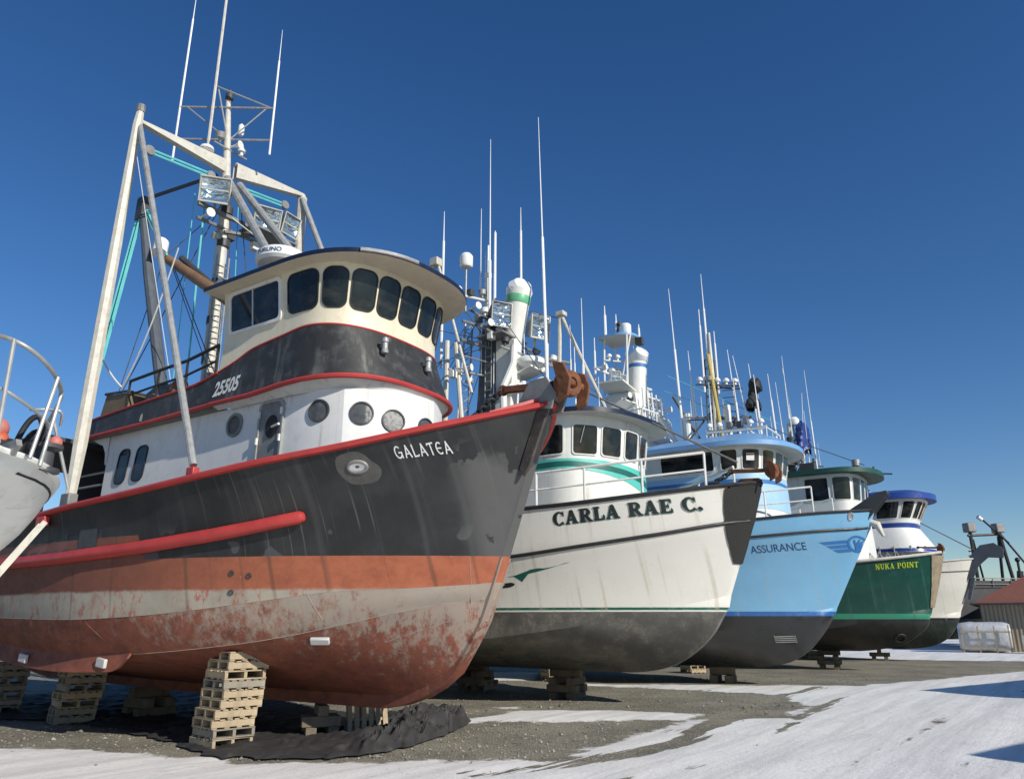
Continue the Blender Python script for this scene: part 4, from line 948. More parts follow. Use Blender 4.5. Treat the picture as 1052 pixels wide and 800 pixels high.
    mb = MB(); mb.lathe(V(-7.55, 1.25, 11.55), [(.001, 0), (.19, .01), (.19, .46), (.15, .52), (.001, .53)], (-.35, .25, .9), 16); mb.build('boom_cap', M['antenna'], bo)
    mb = MB(); mb.tube([V(-7.2, .8, 11.5), V(-5.0, .7, 9.75), V(-4.0, .7, 9.0)], .09, 8); mb.build('boom_stay_bar', M['dgrey'], bo)
    mb = MB(); mb.ball(V(-7.75, 1.0, 11.62), .17, n=12); mb.build('boom_block', M['rust'], bo)
    gear_arm(B, V(-6.6, .9, 12.5), V(-6.6, -1.2, 12.6), 5, 3, 'grey', .05); gear_arm(B, V(-6.5, .5, 10.6), V(-6.5, -.9, 10.6), 4, 8, 'grey', .04); gear_arm(B, V(-6.9, .5, 15.2), V(-6.9, -.6, 15.2), 3, 6, 'galv', .03)
    # lines and tackle
    T = M['rope_teal']; Wr = M['wire']
    for a_, b_, r, m_ in ((V(XM, 2.3, 13.75), V(XM, .6, 13.95), .03, T), (V(XM, 2.3, 13.85), V(XM, .6, 14.05), .03, T), (V(XM, -.5, 14.15), V(XM, -1.95, 14.35), .03, T), (V(XM, -.5, 14.05), V(XM, -1.95, 14.25), .03, T),
                          (V(-8.75, 1.35, 12.9), V(-9.2, 1.7, 7.2), .042, T), (V(-8.6, 1.35, 12.9), V(-9.0, 1.7, 7.2), .042, T), (V(-8.5, 1.3, 13.1), V(-7.5, 1.1, 11.5), .03, T), (V(-8.4, 1.3, 13.1), V(-7.4, 1.1, 11.5), .03, T), (V(-6.9, .55, 13.6), V(-6.7, .5, 7.0), .024, T), (V(-7.0, .8, 13.4), V(-6.9, .75, 7.0), .012, T), (V(-6.9, -.5, 13.8), V(-6.4, -.5, 9), .012, T),
                          (V(-7.8, 1., 11.3), V(-7.9, 1.6, 7.5), .012, Wr), (V(-6.6, .1, 13.6), V(-8.4, 1.5, 7.0), .014, Wr), (V(-7.0, .2, 13), V(-7.7, 1, 11.6), .012, Wr), (V(-7.3, 1, 11.3), V(-5.0, .5, 7.2), .014, Wr), (V(-7.0, 2.7, 14.2), V(-6.2, .9, 6.6), .010, M['rope_white']), (V(-7.4, .9, 11.2), V(-5.4, .4, 7.3), .012, Wr), (V(-6.5, -.1, 12.9), V(-2.5, -1.8, 9.3), .018, M['rope_white']), (V(-6.6, 0, 13.9), V(-6.4, -.4, 8.6), .014, Wr), (V(-6.6, -.3, 13.9), V(-6.0, -.8, 9.2), .014, Wr)):
        cable('line', B, a_, b_, r, m_)
    cable('slack_line', B, V(-7.2, 2.75, 8.6), V(-6.6, 2.2, 7.4), .022, M['rope_white'], .12); cable('slack_line', B, V(-6.6, 2.2, 7.4), V(-4.7, 2.4, 10.4), .016, M['rope_white'], .35)
    for p in (V(XM, 2.35, 13.8), V(XM, .55, 14.0), V(XM, -2.0, 14.32)): MB().lathe(p - Vector((.06, 0, 0)), [(.001, 0), (.13, .01), (.15, .06), (.13, .11), (.001, .12)], (1, 0, 0), 14).build('pulley_block', M['grey'], B)
    # roof gear: open array radar, small dome, exhaust
    rb = MB().lathe(V(-2.7, 1.05, 9.2), [(.26, 0), (.25, .62), (.22, .72), (.001, .72)], n=20).build('radar_pedestal', M['cream'], B)
    rad = MB().lathe(V(-2.7, 1.05, 9.94), [(.2, -.05), (.52, -.02), (.58, .05), (.58, .22), (.5, .29), (.001, .31)], n=28).build('radar_scanner', M['antenna'], rb)
    t3 = text2d('FURUNO', 1., .0, .02); mb = MB()
    mb.add([Vector((-2.7 + math.cos(a) * .588, -1.05 + math.sin(a) * .588, 10.03 + v * .10)) for u, v in t3[0] for a in [R(-100 + 60 * u)]], t3[1]); mb.build('maker_lettering', M['name_blue'], rad, ang=0, fix=False)
    MB().lathe(V(.15, -.25, 9.26), [(.05, 0), (.05, .2), (.10, .21), (.11, .3), (.06, .36), (.001, .37)], n=14).build('gps_dome', M['antenna'], B)
    mb = MB(); mb.box(V(-1.4, .9, 9.30), (.5, .3, .2)); mb.build('roof_locker', M['dgrey'], B, bevel=.02)
    return B, H
BG, HG = boat_black()

# things lying on the black boat
def anchor(root, x, b, z, s=1., label='', nm='anchor', up=0.):
    t = thing(nm, label, 'anchor', bw(root, x, b, z), root.rotation_euler.z)
    m = M['rust']
    mb = MB(); mb.bar((-1.25 * s, 0, .12 * s), (.35 * s, 0, .0), .12 * s, .14 * s); mb.lathe((-1.3 * s, -.05 * s, .12 * s), [(.11 * s, 0), (.11 * s, .1 * s)], (0, 1, 0), 12); mb.build('shank', m, t, bevel=.012)
    mb = MB(); mb.lathe((.02 * s, 0, 0), [(.001, 0), (.16 * s, .0), (.25 * s, .1 * s), (.27 * s, .3 * s), (.24 * s, .38 * s), (.12 * s, .38 * s), (.10 * s, .2 * s), (.001, .2 * s)], (1, -.25, -.1), 18); mb.tube([(.3 * s, -.42 * s, 0), (.3 * s, .42 * s, 0)], .09 * s, 10); mb.build('crown', m, t, bevel=.008)
    for sg in (1, -1):
        mb = MB(); P = [(.10 * s, 0, .36 * s), (.36 * s, 0, .28 * s), (.50 * s, 0, -.02 * s), (.40 * s, 0, -.36 * s), (.16 * s, 0, -.46 * s), (.2 * s, 0, -.1 * s)]
        mb.slab([Vector(p) + Vector((.1 * s * (abs(p[2]) / s), sg * (.33 + .22 * max(0, p[2]) / s) * s, 0)) for p in P], (0, sg * .07 * s, 0)); mb.build('fluke', m, t, bevel=.02)
    return t
anchor(BG, 3.98, 0, 6.18, .92, 'rusty stockless anchor hauled up on the bow roller of the black and red boat')
ch = MB(); chain(ch, bw(BG, 2.75, .02, 6.28), bw(BG, 1.6, .1, 5.60), 13, .03, .06); tag(ch.build('anchor_chain', M['dgrey']), 'dark anchor chain running down from the rusty anchor on the black bow', 'chain')
def tote(root, x, b, z):
    t = thing('fish_tote', 'tan canvas-covered fish tote standing on the black boat upper deck', 'tote', bw(root, x, b, z), root.rotation_euler.z)
    mb = MB(); a = [(-.75, -.5, 0), (.65, -.5, 0), (.65, .5, 0), (-.75, .5, 0)]; c = [(-.6, -.42, 1.0), (.55, -.5, .88), (.55, .45, .90), (-.62, .42, 1.02)]
    mb.add([Vector(p) for p in a + c], [(3, 2, 1, 0), (4, 5, 6, 7)] + [(i, (i + 1) % 4, 4 + (i + 1) % 4, 4 + i) for i in range(4)]); mb.build('tote_body', M['tan'], t, bevel=.05)
    MB().tube([(-.6, -.43, 1.02), (.55, -.51, .9), (.55, .46, .92), (-.62, .43, 1.04), (-.6, -.43, 1.02)], .035, 6).build('tote_rim', M['dgrey'], t)
tote(BG, -7.5, 1.35, 6.56)
def heap(nm, label, cat, root, x, b, z, dx, dy, dz, m, seed):
    mb = MB(); rows = []
    for i in range(15):
        th = math.pi / 2 * i / 14; row = []
        for j in range(25):
            ph = 2 * math.pi * j / 24; p = Vector((dx * math.sin(th) * math.cos(ph), dy * math.sin(th) * math.sin(ph), dz * math.cos(th)))
            k = 1 + .25 * noise.noise(p * 3 + Vector((seed, 0, 0))) + .1 * noise.noise(p * 9); row.append(p * k)
        rows.append(row)
    mb.grid(rows); o = mb.build(nm, m); o.location = bw(root, x, b, z); o.rotation_euler.z = root.rotation_euler.z; return tag(o, label, cat)
heap('net_pile', 'grey pile of netting on the black boat upper deck beside the railing', 'net pile', BG, -6.1, 1.35, 6.56, .8, .5, 1.05, M['net'], 1)
t = thing('winch_drum', 'rust-brown winch drum on the black boat upper deck near the thin brace leg', 'winch', bw(BG, -5.1, 1.4, 6.70), BG.rotation_euler.z)
MB().lathe((0, -.35, .42), [(.34, 0), (.34, .06), (.2, .08), (.2, .62), (.34, .64), (.34, .7)], (0, 1, 0), 18).build('drum', M['rust'], t)
mb = MB(); mb.bar((0, -.4, 0), (0, -.4, .5), .12, .08); mb.bar((0, .4, 0), (0, .4, .5), .12, .08); mb.box((0, 0, .04), (.5, .95, .08)); mb.build('winch_stand', M['dgrey'], t, bevel=.01)
t = thing('gas_bottle', 'small dark green gas bottle strapped by the mast of the black boat', 'gas bottle', bw(BG, -4.3, 1.35, 6.56)); MB().lathe((0, 0, 0), [(.14, 0), (.15, .05), (.15, .62), (.09, .74), (.04, .78), (.04, .88), (.001, .9)], n=16).build('bottle_body', M['dteal'], t)
MB().lathe((0, 0, .80), [(.10, 0), (.10, .12), (.08, .12), (.08, .0)], n=12).build('valve_guard', M['grey'], t)
# ================================================================== white boat with the black bow pad
def cable_rows(root, lines):
    for a_, b_, r, m_ in lines: cable('stay_wire', root, a_, b_, r, m_)
def bow_rail(B, H, xs, h, m, inset=.12, r=.024, mid=1):
    ps = [H.sheer(x, 1, inset, .03) for x in xs]; railing(B, ps, h, m, r, mid); railing(B, [Vector((p.x, -p.y, p.z)) for p in ps], h, m, r, mid)
def boat_white():
    B = boat('fishing_boat', 'white fishing boat with black net over the stem and green band under the wheelhouse windows', (3.33, 22.57))
    sb = ent(3.4, 3.93, 8, 2.2, .75, .12, -9, 3.0); sz = pchip([(3.93, 5.66), (3.43, 5.56), (2.18, 5.37), (.62, 5.19), (-.62, 5.09), (-1.7, 5.05), (-6, 4.95), (-14, 5.0)])
    kb = ent(3.3, 3.62, 8, 2.2, .78, .12, -9, 2.9); kz = pchip([(3.62, 4.66), (3.28, 4.59), (1.82, 4.29), (0, 4.02), (-2.13, 3.78), (-6, 3.6), (-14, 3.6)])
    cb = ent(3.1, 2.90, 8, 2., 1.0, .10, -9, 2.5); cz = pchip([(2.9, 2.82), (2.75, 2.76), (1.86, 2.54), (1.07, 2.36), (-1, 1.95), (-4, 1.65), (-14, 1.8)])
    eb = pchip([(2.82, .09), (0, .14), (-14, .14)]); ez = pchip([(2.82, 2.5), (2.74, 2.36), (2.4, 1.85), (2.01, 1.48), (1.6, 1.2), (1.15, .99), (.5, .85), (0, .81), (-14, .9)])
    H = Hull([(3.93, sb, sz), (3.62, kb, kz), (2.9, cb, cz), (2.82, eb, ez)], -14, sub=[4, 8, 8], bulge=[0, -.06, .22])
    hmat = hull_material('white_hull_paint', [(0, (.085, .082, .075)), (2.39, (.72, .705, .635)), (2.43, (.012, .11, .075)), (2.50, (.72, .705, .635))], streakc=(.42, .34, .24), streaka=.55, rough=.32, var=.04, bump=.05, grime=((.55, .52, .45), .2), lows=((.20, .19, .155), .95))
    H.build('hull', hmat, B, nose=.05)
    H.deck('deck', M['steel_deck'], B, .9)
    H.cap('cap_rail', M['black'], B, r=.07, flat=.8)
    H.strip('rub_rail', M['black'], B, [(3.62 - i * .25, kz(3.62 - i * .25) + .02) for i in range(0, 66)], .05)
    for s_ in (1,):                                    # side mark and slot
        pol = [(-2.9, 3.36), (-2.2, 3.40), (-1.4, 3.48), (-.4, 3.64), (-1.1, 3.46), (-1.55, 3.36), (-1.75, 3.16), (-1.95, 3.30), (-2.9, 3.22)]
        mb = MB(); pr = [H.hit(x, z, .006)[0] for x, z in pol]; mb.add(pr, [tuple(range(len(pr)))]); mb.build('side_mark', M['letter_green'], B, ang=0, fix=False)
        pol = [(-2.9, 2.93), (-2.1, 3.03), (-1.98, 3.07), (-1.96, 3.12), (-2.05, 3.15), (-2.9, 3.07)]
        mb = MB(); pr = [H.hit(x, z, .008)[0] for x, z in pol]; mb.add(pr, [tuple(range(len(pr)))]); mb.build('exhaust_slot', M['rubber'], B, ang=0, fix=False)
        pol = [(-2.35, 4.50), (-2.0, 4.54), (-2.0, 4.80), (-2.35, 4.78)]
        mb = MB(); pr = [H.hit(x, z, .008)[0] for x, z in pol]; mb.add(pr, [tuple(range(len(pr)))]); mb.build('scupper', M['rubber'], B, ang=0, fix=False)
    d = strokes('CARLA RAE C.', slab_glyph, .10)
    letter('name_shadow', B, H, d, (-.70, 4.57), (2.78, 4.92), .335, M['letter_green'], .005, shift=(.022, -.022)); letter('name_lettering', B, H, d, (-.70, 4.57), (2.78, 4.92), .335, M['letter_black'], .011)
    # black net wrapped over the stem
    netm = NT('black_net'); w1 = netm.n('ShaderNodeTexWave', wave_type='BANDS', bands_direction='DIAGONAL'); w1.inputs['Scale'].default_value = 9; netm.l(netm.obj, w1.inputs[0]); w2 = netm.n('ShaderNodeTexNoise'); w2.inputs['Scale'].default_value = 30
    netm.l(netm.map(netm.obj, (1, 1, .3)), w2.inputs['Vector']); netm.bump(w1.outputs['Fac'], .8, .02); netm.bump(w2.outputs[0], .6, .02)
    stem_wrap('bow_net', netm.out(netm.mix(w1.outputs['Fac'], (.012, .012, .012), (.05, .048, .044)), .85), B, H, [5.60 - 2.0 * (i / 16) for i in range(17)], lambda f: .50 * (1 - f ** 1.8) + .10, .03, .018)
    mb = MB(); mb.slab([V(3.2, .16, 5.6), V(3.98, .12, 5.66), V(3.98, .12, 5.80), V(3.5, .16, 5.82)], (0, .32, 0)); mb.build('bow_plate', M['rust'], B, bevel=.01)
    bow_rail(B, H, [-2.4, -1.2, .1, 1.5, 2.9], .92, M['white'], .14, .034)
    # wheelhouse
    def pl(w_, xn, e=0.): return [(-.5 + (x + .5) * math.cos(R(-6)) - b * math.sin(R(6)) * .9, b * 1.) for x, b in polyplan([(-4.2, w_), (-2., w_), (-.62 + e, w_), (.0 + xn, w_ * .62), (.25 + xn, w_ * .22), (.27 + xn, 0), (.25 + xn, -w_ * .22), (.0 + xn, -w_ * .62), (-.62 + e, -w_), (-2., -w_), (-4.2, -w_)], 2)]
    W = Wall([(4.3, pl(2.12, .12)), (6.6, pl(2.12, .0)), (7.80, pl(2.22, .12, .1))]); W.mesh('wheelhouse', M['white'], B, ang=24)
    q = lambda x, b: W.s_at(x, b)
    k0 = q(-3.6, 2.1); k1 = q(.3, -2.12)
    za = lambda k: 6.56 + 0 * k; q_c = q(-.75, 2.1)
    dn = pchip([(0, 6.18), (q_c, 6.28), (q_c + .7, 6.22), (q_c + 1.8, 6.05), (q_c + 3.2, 5.72), (q_c + 5, 5.4), (W.len, 5.4)])
    W.band('paint_band', M['teal_paint'], B, .3, W.len - .3, dn, lambda k: 6.56 - .06 * max(0, k - q_c - 1), .012)
    W.band('dark_stripe', M['dteal'], B, .3, W.len - .3, lambda k: dn(k) * .52 + 6.54 * .48 - .07, lambda k: dn(k) * .45 + 6.54 * .55 + .06, .02)
    for (a_, b_) in (((-1.95, 2.1), (-.88, 2.1)), ((-.58, 2.0), (-.12, 1.42)), ((-.04, 1.26), (.24, .62)), ((.28, .42), (.36, -.22)), ((.38, -.42), (.40, -1.06)), ((.40, -1.24), (.34, -1.80)), ((.2, -1.98), (-.4, -2.12)), ((-.8, -2.12), (-2, -2.12))):
        window(B, W, q(*a_), q(*b_), 6.70, 7.52, .09, .035, fm=M['white'], d=.03)
    pl2 = [(-.5 + (x + .5) - b * .09, b) for x, b in superplan(2.46, .84, -.9, -4.4, 2.6)]
    visor('visor_roof', B, pl2, 7.80, .14, M['navy'], M['white'], .10)
    mb = MB()
    for a_ in ((-.35, 1.75),): mb.tube([W.P(q(*a_), 7.50, .05), W.P(q(*a_) - .12, 7.0, .04)], .012, 5)
    mb.build('wiper', M['alu'], B)
    mb = MB(); mb.box(V(1.2, -.5, 5.25), (.5, .8, .5)); mb.lathe(V(.9, -.1, 5.1), [(.26, 0), (.26, .1), (.16, .12), (.16, .4), (.26, .42), (.26, .5)], (0, -1, 0), 16); mb.build('anchor_winch', M['dgrey'], B, bevel=.02)
    # mast column, stack, lights
    mb = MB(); mb.slab([V(-5.25, .42, 8.0), V(-4.45, .42, 8.0), V(-4.55, .34, 12.0), V(-5.05, .34, 12.0)], (0, .7, 0)); mb.build('mast', M['slate'], B, ang=20, bevel=.02)
    mb = MB()
    for e in (-4.8, -4.55): mb.tube([V(e, .47, 8.3), V(e, .47, 11.8)], .015, 5)
    for k in range(12): mb.tube([V(-4.8, .48, 8.4 + k * .3), V(-4.55, .50, 8.4 + k * .3)], .015, 5)
    mb.build('mast_rung', M['galv'], B)
    MB().lathe(V(-4.1, -.05, 11.0), [(.31, 0), (.35, .3), (.42, 1.8), (.46, 2.2), (.46, 2.25), (.39, 2.23), (.36, 2.0)], (.16, .0, 1), 24).build('exhaust_stack', M['white'], B)
    for z, r in ((11.05, .325), (12.7, .432)): MB().lathe(V(-4.1 + (z - 11.0) * .16, -.05, z), [(r * .99, 0), (r * 1.01, .02), (r * 1.03, .28), (r * 1.0, .3)], (.16, 0, 1), 24).build('stack_band', M['dteal'] if z < 12 else mat('bright_green_band', (.12, .42, .22), .45), B)
    MB().lathe(V(-3.74, -.05, 13.2), [(.44, 0), (.46, .1), (.32, .32), (.001, .36)], (.75, -.4, .5), 20).build('stack_cowl', M['antenna'], B)
    floodlight(B, V(-3.95, .72, 12.1), (.8, -.5, -.1), .72, .85, .8, M['dgrey']); floodlight(B, V(-3.2, -.55, 11.9), (.85, -.45, -.1), .72, .85, .7, M['pole'])
    mb = MB(); mb.slab([V(-4.5, .3, 8.6), V(-3.9, .3, 8.6), V(-3.7, .3, 11.3), V(-4.5, .3, 11.6)], (0, .5, 0)); mb.build('stack_casing', M['white'], B, ang=20, bevel=.03)
    mb = MB(); mb.tube([V(-5.0, 1.6, 11.15), V(-4.6, 0, 11.15), V(-3.0, -2.2, 11.0)], .06, 6); mb.tube([V(-5.1, 1.4, 11.9), V(-4.7, 0, 11.9)], .05, 6); mb.box(V(-4.3, .2, 11.4), (1.1, 1.5, .06)); mb.tube([V(-4.4, -.3, 10.9), V(-3.0, -1.9, 10.7)], .03, 6); mb.tube([V(-5, 1.5, 10.6), V(-4.6, .2, 10.6)], .03, 6); mb.build('mast_arm', M['grey'], B)
    radar(B, V(-3.5, -.35, 10.35), .52); mb = MB(); mb.slab([V(-4.3, 0, 10.0), V(-3.2, .1, 10.3), V(-3.2, -.8, 10.3), V(-4.3, -.7, 10.0)], (0, 0, .06)); mb.build('radar_shelf', M['white'], B)
    mb = MB(); mb.ball(V(-3.1, -.5, 9.75), .30, n=16); mb.build('search_lamp', M['antenna'], B)
    MB().lathe(V(-5.6, .6, 14.35), [(.2, 0), (.24, .06), (.24, .42), (.16, .52), (.001, .54)], n=18).build('satellite_dome', M['antenna'], B); pipe('dome_post', B, [V(-5.6, .6, 12.6), V(-5.6, .6, 14.35)], .035, M['galv'])
    for p, q_, r, sp in ((V(-2.62, 0, 9.6), V(-2.85, 0, 19.9), .055, .52), (V(-4.75, .3, 10.4), V(-4.75, .35, 19.5), .055, .45), (V(-4.72, .05, 11.5), V(-4.72, .05, 15.8), .05, .98), (V(-3.9, -.4, 13.3), V(-3.9, -.4, 16.7), .045, .72), (V(-5.25, .2, 11.2), V(-5.25, .2, 16.8), .045, .5), (V(-6.4, .9, 10.6), V(-6.4, .95, 16.7), .05, .8), (V(-5.1, .1, 12.), V(-5.1, .1, 15.0), .04, .6), (V(-1.6, -.6, 9.2), V(-1.6, -.6, 12.6), .05, .3), (V(-2.4, -1.2, 9.5), V(-2.4, -1.2, 12.0), .03, .5), (V(-.9, -.3, 8.0), V(-.9, -.3, 9.6), .018, .5)): antenna(B, p, q_, r, .01, sp)
    MB().lathe(V(-4.95, .15, 12.3), [(.10, 0), (.10, 1.6), (.13, 1.62), (.13, 1.8), (.04, 1.85), (.04, 2.9), (.001, 2.95)], n=12).build('vhf_post', M['white'], B)
    for a_, b_, r in ((V(-6.3, 1.3, 14.3), V(-4.5, 1.6, 9.2), .05), (V(-6.5, 1.4, 14.4), V(-6.6, 1.4, 12.6), .045), (V(-2.5, -.7, 12.2), V(-2.6, -.7, 9.3), .075), (V(-2.4, -.7, 12.1), V(-.6, -.8, 7.9), .06), (V(-2.9, -.5, 11.2), V(-2.95, -.5, 9.4), .05), (V(-5.9, 1.2, 11.4), V(-5.9, 1.2, 7.8), .09), (V(-5.6, 1.1, 11.3), V(-5.2, 1.1, 7.8), .08), (V(-6.9, 1., 12.2), V(-6.9, 1., 7), .05)): pipe('rig_pole', B, [a_, b_], r, M['pole'])
    mb = MB(); mb.box(V(-6.4, 1.35, 14.45), (.35, .3, .3)); mb.box(V(-2.45, -.7, 12.25), (.3, .3, .16)); mb.box(V(-5.8, 1.0, 13.0), (.3, .3, .5)); mb.build('rig_head', M['pole'], B, bevel=.02)
    cable_rows(B, [(V(-2.6, -.7, 9.95), V(3.4, -.0, 6.3), .035, M['grey'])] + [(V(-4.8, .2, z), V(-8, s_, 8), .012, M['wire']) for z, s_ in ((12, 1.8), (11.5, -1.8), (13, 1))] + [(V(-2.6, -.7, 10.4), V(.2, -1.6, 8.0), .012, M['wire']), (V(-6.4, 1.3, 11.9), V(-4.6, .2, 11.4), .012, M['wire']), (V(-7.4, 1.6, 10.4), V(-4.7, .2, 11.3), .012, M['wire'])])
    lattice(B, V(-5.7, .9, 7.6), V(-5.5, .7, 12.2), V(-5.7, .3, 7.6), V(-5.5, .3, 12.2), 12, .035, 'galv')
    for p, q_, n, sd, m_, r in ((V(-4.3, 1.5, 11.5), V(-4.2, -1.5, 11.5), 7, 1, 'grey', .05), (V(-3.9, .9, 10.9), V(-3.4, -1.9, 10.85), 6, 2, 'galv', .045), (V(-4.9, 1.3, 12.3), V(-4.9, -.9, 12.3), 6, 4, 'grey', .04), (V(-6.0, 1.5, 13.2), V(-4.9, .2, 13.0), 4, 5, 'white', .05), (V(-5.5, 1.6, 10.2), V(-4.9, .3, 10.2), 4, 9, 'galv', .04), (V(-3.0, -.4, 9.9), V(-2.5, -1.6, 9.9), 3, 12, 'grey', .04), (V(-4.6, .5, 9.4), V(-3.4, .2, 9.4), 4, 13, 'white', .04)): gear_arm(B, p, q_, n, sd, m_, r)
    mb = MB(); mb.tube([V(-4.0, .5, 8.2), V(-4.0, .55, 9.6), V(-3.7, .4, 10.4), V(-3.7, .35, 11.0)], .13, 10); mb.tube([V(-3.5, .1, 8.0), V(-3.5, .1, 9.8)], .10, 10); mb.build('vent_trunk', M['white'], B)
    cable_rows(B, [(V(-4.8, .2, 12.9), V(-2.5, -.7, 12.1), .014, M['wire']), (V(-5.5, .7, 12), V(-7.6, 1.8, 8.5), .014, M['wire']), (V(-5.5, .7, 11), V(-7.9, 1.5, 10.4), .014, M['wire']), (V(-4.7, .2, 11.2), V(-6.3, 1.3, 14.0), .016, M['wire']), (V(-3.4, -1.8, 10.9), V(-2.6, -.7, 9.6), .014, M['wire']), (V(-3.9, .8, 12), V(-.9, 1.6, 8.0), .014, M['wire'])])
    return B, H
BC, HC = boat_white()
anchor(BC, 4.15, 0, 5.98, .72, 'rust-red anchor with upright flukes on the white bow with black net')
ch = MB(); chain(ch, bw(BC, 3.2, 0, 6.05), bw(BC, 2.2, .1, 5.6), 9, .03, .04); tag(ch.build('anchor_chain', M['dgrey']), 'dark anchor chain on the foredeck of the white boat with black net', 'chain')

# ================================================================== pale blue boat
def emblem(B, H, x0, x1, z0, m, e=.006):
    """winged ring with a K"""
    L = x1 - x0; mb = MB(); k = 0
    def poly(P):
        nonlocal k; k += 1
        pr = [H.hit(x0 + u * L, z0 + (v + .12 * u) * L, e + k * .0003) for u, v in P]
        if all(pr): mb.add([p[0] for p in pr], [tuple(range(len(P)))])
    for i in range(3):
        t_, b_ = .13 - i * .10, .055 - i * .10; a = .0 + .12 * i
        [poly([(a + (.62 - a) * q / 6, t_), (a + (.62 - a) * (q + 1) / 6, t_), (a + .10 + (.60 - a - .10) * (q + 1) / 6, b_), (a + .10 + (.60 - a - .10) * q / 6, b_)]) for q in range(6)]
    c = (.76, .02); n = 22
    for i in range(n):
        a, b = 2 * math.pi * i / n, 2 * math.pi * (i + 1) / n
        poly([(c[0] + .20 * math.cos(a), c[1] + .20 * math.sin(a)), (c[0] + .20 * math.cos(b), c[1] + .20 * math.sin(b)), (c[0] + .155 * math.cos(b), c[1] + .155 * math.sin(b)), (c[0] + .155 * math.cos(a), c[1] + .155 * math.sin(a))])
    for P in ([(.70, -.09), (.73, -.09), (.73, .13), (.70, .13)], [(.73, .02), (.81, .13), (.84, .13), (.75, .005)], [(.745, .02), (.765, .04), (.85, -.09), (.82, -.09)]): poly(P)
    mb.build('wing_emblem', m, B, ang=0, fix=False)
def boat_blue():
    B = boat('fishing_boat', 'pale blue fishing boat with a winged K emblem on the bow and black bottom', (8.73, 29.4))
    sb = ent(3.4, 4.62, 8, 2.2, .75, .11, -9, 3.); sz = pchip([(4.62, 5.85), (4.33, 5.80), (3.13, 5.69), (1.32, 5.52), (-1, 5.38), (-6, 5.15), (-14, 5.1)])
    kb = ent(3.38, 4.42, 8, 2.2, .76, .11, -9, 2.9); kz = pchip([(4.42, 5.26), (4.27, 5.22), (3.07, 5.1), (1.18, 4.93), (-1, 4.78), (-6, 4.55), (-14, 4.5)])
    cb = ent(3.1, 3.02, 8, 2., 1.0, .10, -9, 2.5); cz = pchip([(3.02, 2.62), (2.4, 2.5), (1.3, 2.24), (-.5, 1.85), (-4, 1.5), (-14, 1.6)])
    eb = pchip([(2.94, .09), (0, .14), (-14, .14)]); ez = pchip([(2.94, 2.42), (2.86, 2.24), (2.4, 1.62), (1.92, 1.14), (1.4, .84), (.87, .68), (0, .59), (-14, .65)])
    H = Hull([(4.62, sb, sz), (4.42, kb, kz), (3.02, cb, cz), (2.94, eb, ez)], -14, sub=[3, 8, 8], bulge=[0, -.08, .22])
    hmat = hull_material('pale_blue_hull_paint', [(0, (.022, .023, .024)), (2.34, (.03, .12, .36)), (2.49, (.19, .42, .62))], streakc=(.30, .36, .40), streaka=.4, rough=.34, var=.06, bump=.12, grime=((.22, .38, .50), .35), lows=((.045, .045, .043), .4))
    H.build('hull', hmat, B, nose=.05); H.deck('deck', M['steel_deck'], B, .9); H.cap('cap_rail', M['black'], B, r=.06, flat=.8)
    H.strip('rub_rail', M['black'], B, [(4.4 - i * .25, kz(4.4 - i * .25)) for i in range(0, 68)], .045)
    t2 = text2d('ASSURANCE', 1., 0, .006); letter('name_lettering', B, H, t2, (.98, 4.38), (2.62, 4.50), .25, M['name_blue'])
    emblem(B, H, 3.0, 4.36, 4.56, M['blue_mark'])
    h = H.hit(4.02, 5.60, .0); mb = MB(); qm = h[1].to_track_quat('Z', 'X').to_matrix(); e = [h[0] + qm @ Vector((math.cos(a) * .13, math.sin(a) * .09, 0)) for a in [2 * math.pi * i / 16 for i in range(16)]]; mb.tube(e + [e[0]], .035, 6); fanpoly(mb, [p for p in e], h[0] + h[1] * .01); mb.build('hawse_pipe', M['alu'], B)
    mb = MB()
    for k in range(4): mb.bar(H.hit(1.12, 1.48 + k * .06, .01)[0], H.hit(1.74, 1.50 + k * .06, .01)[0], .02, .035)
    mb.bar(H.hit(1.12, 1.46, .01)[0], H.hit(1.12, 1.7, .01)[0], .02, .03); mb.bar(H.hit(1.74, 1.46, .01)[0], H.hit(1.74, 1.7, .01)[0], .02, .03); mb.build('intake_grating', M['grey'], B)
    # bow roller arm, a dark grey plate leaning out of the bow
    mb = MB()
    for s_ in (.2, -.16): mb.slab([V(3.55, s_, 5.0), V(4.15, s_, 5.15), V(5.2, s_, 6.35), V(5.15, s_, 6.48), V(4.8, s_, 6.42), V(3.9, s_, 5.9)], (0, -.05, 0))
    mb.lathe(V(5.0, .2, 6.3), [(.08, 0), (.08, .36)], (0, 1, 0), 10); mb.build('anchor_roller', M['dgrey'], B, bevel=.01)
    mb = MB(); mb.tube([V(3.9, 0, 5.75), V(4.7, 0, 5.35), V(4.85, 0, 4.95)], [.05, .14, .05], 10); mb.build('bow_fairlead', M['pole'], B)
    # wheelhouse
    lv = [(4.8, superplan(2.15, 1.75, -.2, -4.2, 2.6)), (7.3, superplan(2.15, 1.65, -.2, -4.2, 2.6)), (8.25, superplan(2.25, 1.80, -.2, -4.2, 2.6))]
    W = Wall(lv); W.mesh('wheelhouse', M['white'], B, ang=40); q = lambda x, b: W.s_at(x, b)
    W.band('paint_band', M['ltblue'], B, .1, W.len - .1, lambda k: 6.0, lambda k: 7.28, .012); W.band('navy_stripe', M['blue_mark'], B, .1, W.len - .1, lambda k: 6.92 + .03 * math.sin(k), lambda k: 7.06, .02)
